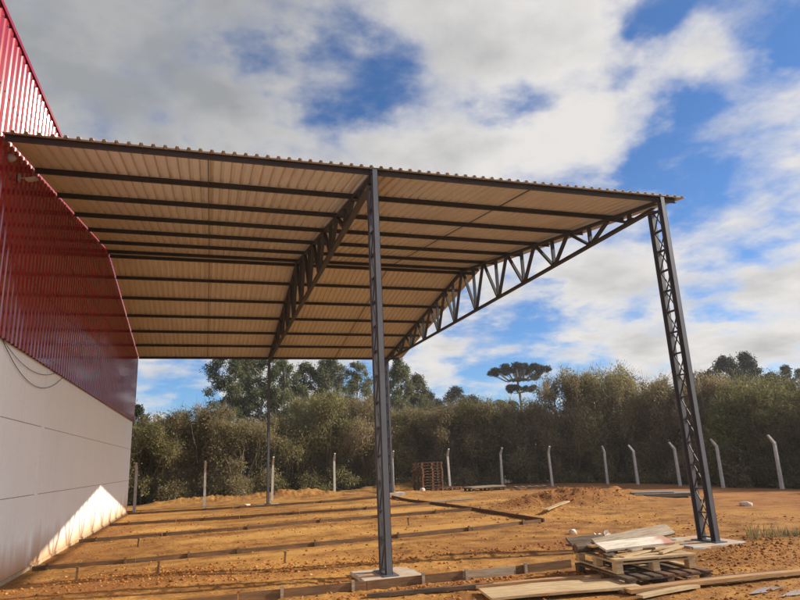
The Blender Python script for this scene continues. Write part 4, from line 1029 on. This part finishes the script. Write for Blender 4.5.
# the thicket behind them and the dark undergrowth: one mass nobody could count
rng = np.random.RandomState(77); blobs = []
line = [(-9, 43.5), (2, 42.5), (12, 43.5), (20, 42), (26.5, 38.5), (31, 32.5), (32.6, 26), (32.8, 18), (33, 10)]
for (xa, ya), (xb, yb) in zip(line[:-1], line[1:]):
    L = math.hypot(xb - xa, yb - ya)
    for i in range(int(L * 7)):
        s = rng.rand(); q = rng.randn() * 0.9; t = rng.rand(); r = 0.5 + 0.5 * rng.rand()
        x, y = xa + (xb - xa) * s + q * (yb - ya) / L, ya + (yb - ya) * s - q * (xb - xa) / L
        top = 4.5 if x < 24 else (5.1 if y > 27 else 3.7)
        blobs.append((x, y, -0.3 + (top - r) * t ** 0.8, r * 1.2, r * 1.2, r))
for (xa, ya), (xb, yb) in zip(line[:-1], line[1:]):
    L = math.hypot(xb - xa, yb - ya)
    for i in range(int(L * 5)):
        q = rng.randn() * 0.5 + 0.3; s = rng.rand(); r = 0.5 + 0.3 * rng.rand()
        blobs.append((xa + (xb - xa) * s + q * (yb - ya) / L, ya + (yb - ya) * s - q * (xb - xa) / L, 0.1 + 1.6 * rng.rand(), r * 1.3, r * 1.3, r))
o = link('thicket', np_mesh('thicket', *leaves(rng, blobs, 150000, 0.26, 0.10, 0.2, 0.3)), M['bushgrey'])
tag(o, "mass of scrub closing the gaps behind the wood's edge", 'thicket', kind='stuff')
blobs = []
line = [(-6, 37.6), (3, 37.0), (12, 37.6), (19, 36.2), (24.6, 33.6), (27.2, 29.6), (27.9, 24), (28.0, 16)]
for (xa, ya), (xb, yb) in zip(line[:-1], line[1:]):
    L = math.hypot(xb - xa, yb - ya)
    for i in range(int(L * 5)):
        s = rng.rand(); q = rng.randn() * 0.55; r = 0.16 + 0.22 * rng.rand()
        x, y = xa + (xb - xa) * s + q * (yb - ya) / L, ya + (yb - ya) * s - q * (xb - xa) / L
        blobs.append((x, y, gz(x, y) + r * 0.6 + 0.5 * rng.rand() ** 2, r * 1.3, r * 1.3, r))
o = link('undergrowth', np_mesh('undergrowth', *leaves(rng, blobs, 26000, 0.16, 0.05, -0.1, 0.2)), M['bush'])
tag(o, 'low dark weeds and saplings under the trees beyond the fence', 'undergrowth', kind='stuff')

# yellow-green shrub and tree by the fence
def special(seed, H, R, n, mat, label, loc, name='shrub', cat='shrub', leaf=(0.17, 0.08), z0=0.1, dense=14):
    rng = np.random.RandomState(seed); rg = random.Random(seed); blobs = []
    for i in range(dense):
        t = rng.rand(); a = rng.rand() * 6.28; env = R * math.sin(min(1, t * 0.85 + 0.18) * math.pi) ** 0.7; rr = env * rng.rand() ** 0.6 * 0.8; s = R * (0.26 + 0.2 * rng.rand())
        blobs.append((rr * math.cos(a), rr * math.sin(a), H * (z0 + (0.95 - z0) * t), s, s, s * 1.2))
    mb = MB(); limb(mb, rg, (0, 0, -0.3), (0.1, 0.05, H * 0.6), 0.06, 0.02)
    for q in range(4): limb(mb, rg, (0.05, 0.02, H * (0.25 + 0.1 * q)), (R * 0.6 * math.cos(q * 1.7), R * 0.6 * math.sin(q * 1.7), H * (0.5 + 0.12 * q)), 0.03, 0.01)
    t = tree_thing(name, label, cat, None, leaves(rng, blobs, n, leaf[0], leaf[1], 0.3, 0.3), mb, M[mat], M['bark'], loc, (1, 1, 1), 0)
special(3, 2.5, 0.62, 1500, 'bushyellow', 'slender yellow-green shrub against dark scrub near the pinkish fence post', (25.9, 33.0, -0.2), z0=0.25)
special(4, 3.3, 1.35, 4200, 'bushyellow', 'yellow-green leafy tree behind the near right shed post', (26.9, 24.6, -0.35), 'young_tree', 'tree', z0=0.12, dense=22)
special(6, 2.0, 0.8, 1800, 'bush', 'low green shrub at the foot of the yellow-green tree', (26.2, 23.6, -0.3), z0=0.1)

# eucalypts
def eucalypt(seed, H, R, label, loc, n=11000, base=0.30, cone=0.0, mat='euc', stems=1, dense=22, group='tall eucalypts above the scrub', name='eucalyptus_tree'):
    rng = np.random.RandomState(seed); rg = random.Random(seed); blobs = []; mb = MB()
    for s_ in range(stems):
        ox = (s_ - (stems - 1) / 2) * R * 0.9
        hh = H * (1 - 0.07 * s_)
        limb(mb, rg, (ox * 0.5, 0, -0.5), (ox, 0.2 * rg.uniform(-1, 1), hh * 0.93), 0.20, 0.04, 8, 0.03)
        m = int(dense * 2.2) // stems
        for i in range(m):
            t = (i + rng.rand()) / m; z = hh * (base + (0.97 - base) * t); env = R / stems ** 0.5 * (math.sin((0.20 + 0.74 * t) * math.pi) ** 0.8) * (1 - cone * t)
            a = i * 2.399 + rng.rand() * 1.3; rr = env * (0.15 + 0.85 * rng.rand() ** 0.7); s = (0.34 + 0.34 * rng.rand()) * (1 - 0.20 * t) * R ** 0.5 * 0.72
            blobs.append((ox + rr * math.cos(a), rr * math.sin(a), min(z, hh - s * 0.9), s * 1.2, s * 1.2, s * 1.0))
            if i % 3 == 0: limb(mb, rg, (ox, 0, z - rr * 0.8 - 0.2), (ox + rr * math.cos(a), rr * math.sin(a), z), 0.04, 0.010, 3, 0.1)
        blobs.append((ox, 0, hh - 0.45, 0.5, 0.5, 0.5))
    tree_thing(name, label, 'tree', group, leaves(rng, blobs, int(n * 1.9), 0.26, 0.085, 0.5, 0.15), mb, M[mat], M['palebark'], loc, (1, 1, 1), rg.uniform(-.3, .3))
zt = -0.35
eucalypt(1, 14.2, 3.1, 'tall eucalypt, first right of the open sky by the warehouse', (5.5, 60, zt), 12000, 0.25, dense=30)
eucalypt(2, 15.4, 3.0, 'tallest eucalypt, hidden partly by the thin far shed post', (8.1, 63, zt), 12000, 0.25, dense=30)
eucalypt(3, 12.0, 2.2, 'open-crowned eucalypt just right of the thin far shed post', (10.0, 60, zt), 6000, 0.25, dense=20)
eucalypt(5, 12.4, 2.3, 'round-headed eucalypt left of the broad twin beside it', (12.7, 64, zt), 8000, 0.3, dense=20)
eucalypt(6, 12.6, 2.9, 'broad dense eucalypt in the middle between the two far shed posts', (14.9, 63, zt), 12500, 0.25, dense=30)
eucalypt(7, 12.8, 2.4, 'thin-crowned eucalypt just left of the near middle post', (18.6, 66, zt), 7500, 0.25, dense=20)
eucalypt(8, 11.9, 2.1, 'dark conical eucalypt just right of the near middle post', (20.9, 58, zt), 10000, 0.2, 0.35, dense=24)
eucalypt(9, 10.5, 2.2, 'dark conical tree sloping down beside the conical eucalypt', (23.4, 60, zt), 9000, 0.2, 0.4, dense=22)
# dark distant trees between the middle post and the umbrella pine
DG = 'dark trees showing over the scrub'
eucalypt(11, 10.3, 2.2, 'small dark round tree over the scrub, next to the conical eucalypts', (30.2, 75, zt), 6000, 0.3, mat='pine', group=DG, name='dark_tree')
eucalypt(12, 11.6, 3.2, 'wide dark tree over the scrub left of the palms', (35.7, 80, zt), 9000, 0.3, mat='pine', group=DG, dense=28, name='dark_tree')
eucalypt(13, 10.4, 2.8, 'low dark tree over the scrub immediately left of the palms', (39.3, 82, zt), 7000, 0.3, mat='pine', group=DG, name='dark_tree')
eucalypt(14, 8.8, 1.0, 'tiny dark treetop over the scrub right of the umbrella pine', (41.2, 60, zt), 2500, 0.3, 0.4, mat='pine', group=DG, dense=14, name='dark_tree')
eucalypt(21, 11.2, 2.7, 'big dark conifer over the scrub, leftmost of the clump past the right post', (55.0, 52, zt), 9000, 0.2, mat='pine', group=DG, dense=24, name='dark_tree')
eucalypt(22, 11.9, 2.8, 'tallest dark conifer of the clump past the right post', (59.6, 53.5, zt), 9000, 0.2, 0.3, mat='pine', group=DG, dense=24, name='dark_tree')
eucalypt(23, 9.6, 2.3, 'lower dark conifer sloping down at the right of the clump', (62.2, 53, zt), 6500, 0.2, 0.3, mat='pine', group=DG, dense=20, name='dark_tree')
eucalypt(24, 10.8, 1.8, 'pointed dark conifer alone between the clump and the picture edge', (67.8, 56, zt), 6000, 0.2, 0.5, mat='pine', group=DG, dense=20, name='dark_tree')
eucalypt(25, 10.8, 2.0, 'dark conifer cut by the right edge of the picture', (72.4, 58, zt), 5000, 0.2, 0.4, mat='pine', group=DG, dense=20, name='dark_tree')
eucalypt(26, 8.5, 2.0, 'dark treetop behind the scrub just right of the near right shed post', (45.8, 45, zt), 5000, 0.2, mat='pine', group=DG, dense=20, name='dark_tree')
eucalypt(31, 6.2, 1.5, 'dark tree peeping out from behind the warehouse corner', (-1.45, 43, zt), 6000, 0.1, mat='pine', group=DG, dense=22, name='dark_tree')
# low wooded rise far left
for i, (x, y, h, lab) in enumerate([(-6.0, 78, 6.6, 'low olive tree on the far left rise next to the warehouse'), (-2.2, 80, 6.8, 'low olive tree on the far left rise, second from the warehouse'), (1.2, 78, 7.4, 'low olive tree on the far left rise, third from the warehouse'), (4.0, 74, 7.6, 'low olive tree on the far left rise below the first tall eucalypt')]):
    eucalypt(41 + i, h, 2.6, lab, (x, y, zt), 8000, 0.1, mat='bush', group='low trees on the far left rise', dense=26, name='olive_tree')

# umbrella pines
def umbrella_pine(seed, H, W, label, loc, n):
    rng = np.random.RandomState(seed); rg = random.Random(seed); mb = MB(); blobs = []
    limb(mb, rg, (0, 0, -0.5), (-0.35, 0, H * 0.955), 0.26, 0.12, 8, 0.02)
    m = 30
    for i in range(m):
        a = i * 2.399; rr = W / 2 * (0.25 + 0.70 * ((i + 0.5) / m) ** 0.6); z = H * (0.945 - 0.07 * (rr / (W / 2)) ** 2 * (0.4 + rng.rand() * 0.9))
        s = 0.34 + 0.26 * rng.rand(); x, y = -0.3 + rr * math.cos(a), rr * math.sin(a)
        blobs.append((x, y, z, s * 1.15, s * 1.15, s * 0.8))
        pts = [Vector((-0.32, 0, H * 0.80 + 0.02 * i)), Vector((x * 0.5, y * 0.5, H * 0.81)), Vector((x * 0.85, y * 0.85, z - 0.45)), Vector((x, y, z - 0.1))]
        mb.tube(pts, [0.07, 0.055, 0.04, 0.02], 5)
    for i in range(12):
        a = i * 0.9 + 0.3; rr = W * 0.21 * (0.4 + 0.6 * rng.rand()); z = H * 0.755 - 0.45 * rng.rand() - 0.08 * rr; s = 0.28 + 0.24 * rng.rand()
        x, y = -0.2 + rr * math.cos(a) * 1.25, rr * math.sin(a); blobs.append((x, y, z, s * 1.1, s * 1.1, s * 0.8))
        mb.tube([Vector((-0.25, 0, H * 0.69)), Vector((x * 0.6, y * 0.6, z - 0.3)), Vector((x, y, z))], [0.05, 0.04, 0.02], 5)
    tree_thing('umbrella_pine', label, 'tree', None, leaves(rng, blobs, n, 0.22, 0.085, -0.3, 0.25), mb, M['pine'], M['bark'], loc, (1, 1, 1), 0)
umbrella_pine(2, 13.5, 8.2, 'lone umbrella-shaped pine with flat dark crown above the scrub', (41.6, 72, 0), 24000)
umbrella_pine(4, 10.0, 6.0, 'tiny far umbrella pine on the left rise beside the warehouse', (-1.4, 108, 0), 7000)

# two palms over the scrub
def palm(seed, H, R, label, loc, group):
    rng = np.random.RandomState(seed); rg = random.Random(seed); mb = MB(); limb(mb, rg, (0, 0, -0.5), (0.1, 0, H - R * 0.6), 0.14, 0.10, 6, 0.02)
    V = []; F = []
    for i in range(26):
        a = i * 2.399; up = rng.uniform(-0.1, 1.0); d = Vector((math.cos(a), math.sin(a), 0)); base = Vector((0.1, 0, H - R * 0.6)); L = R * rng.uniform(0.8, 1.1)
        prev = None
        for q in range(13):
            t = q / 12; p = base + d * L * t * (1 - 0.25 * up) + Vector((0, 0, L * (up * t * 0.95 - 0.75 * t * t)))
            sd = Vector((-d.y, d.x, 0)); w = 0.34 * R * math.sin(math.pi * min(1, t * 0.9 + 0.08))
            for sg in (-1, 1):
                k0 = len(V); tip = p + sd * sg * w + d * 0.12 * R + Vector((0, 0, -0.18 * R * (0.4 + t)))
                o = d * 0.035; V += [tuple(p - o), tuple(p + o), tuple(tip + o * .4), tuple(tip - o * .4)]; F.append((k0, k0 + 1, k0 + 2, k0 + 3))
    tree_thing('palm_tree', label, 'palm', group, (np.array(V), np.array(F)), mb, M['euc'], M['bark'], loc, (1, 1, 1), 0)
palm(1, 7.9, 1.6, 'feathery palm left of the umbrella pine, the fuller of two', (29.9, 56, -0.3), 'palms over the scrub')
palm(2, 7.8, 1.3, 'feathery palm nearer the umbrella pine, the sparser of two', (31.9, 57, -0.3), 'palms over the scrub')

# ------------------------------------------------------------------ low wooded rises far beyond
n = 160; vs = []; fs = []
for i in range(n + 1):
    a = -0.5 + 4.2 * i / n; rr_ = 190 + 15 * math.sin(a * 3)
    x, y = 10 + rr_ * math.cos(a), 10 + rr_ * math.sin(a); hh = 3.6 + 1.2 * math.sin(a * 9) + 0.9 * math.sin(a * 23 + 1) + rgb.uniform(-.3, .3)
    c_, s_ = math.cos(a), math.sin(a)
    vs += [(x - 25 * c_, y - 25 * s_, -1), (x - 8 * c_, y - 8 * s_, hh * 0.7), (x, y, hh), (x + 30 * c_, y + 30 * s_, hh * 0.8), (x + 80 * c_, y + 80 * s_, -1)]
for i in range(n):
    for q in range(4): fs.append((i * 5 + q, i * 5 + q + 1, i * 5 + q + 6, i * 5 + q + 5))
mb = MB(); mb.add(vs, fs); o = mb.build('hills', m_plain('wooded_hill', (0.035, 0.042, 0.018), (0.10, 0.105, 0.05), 0.95, 0.3, 0.5), smooth=True); tag(o, kind='structure')

# ------------------------------------------------------------------ air
hz = MB().box((0, 0, 0), (600, 600, 22)).build('haze', None, loc=(10, 60, 9.0)); hz['kind'] = 'stuff'
k = NT('haze_air'); v = k.n('ShaderNodeVolumePrincipled'); v.inputs['Color'].default_value = (0.92, 0.90, 0.88, 1); v.inputs['Density'].default_value = 0.0006; v.inputs['Anisotropy'].default_value = 0.2
k.l(v.outputs[0], k.out.inputs['Volume']); hz.data.materials.append(k.m)

# ------------------------------------------------------------------ render settings
vs_ = scene.view_settings
vs_.view_transform = 'Standard'; vs_.look = 'None'; vs_.gamma = 1; vs_.use_curve_mapping = False; vs_.exposure = 0.98
scene.display_settings.display_device = 'sRGB'
cy = scene.cycles if hasattr(scene, 'cycles') else None
scene.render.engine = 'CYCLES'
scene.cycles.max_bounces = 8; scene.cycles.diffuse_bounces = 5; scene.cycles.glossy_bounces = 3; scene.cycles.transmission_bounces = 3
scene.cycles.use_denoising = True
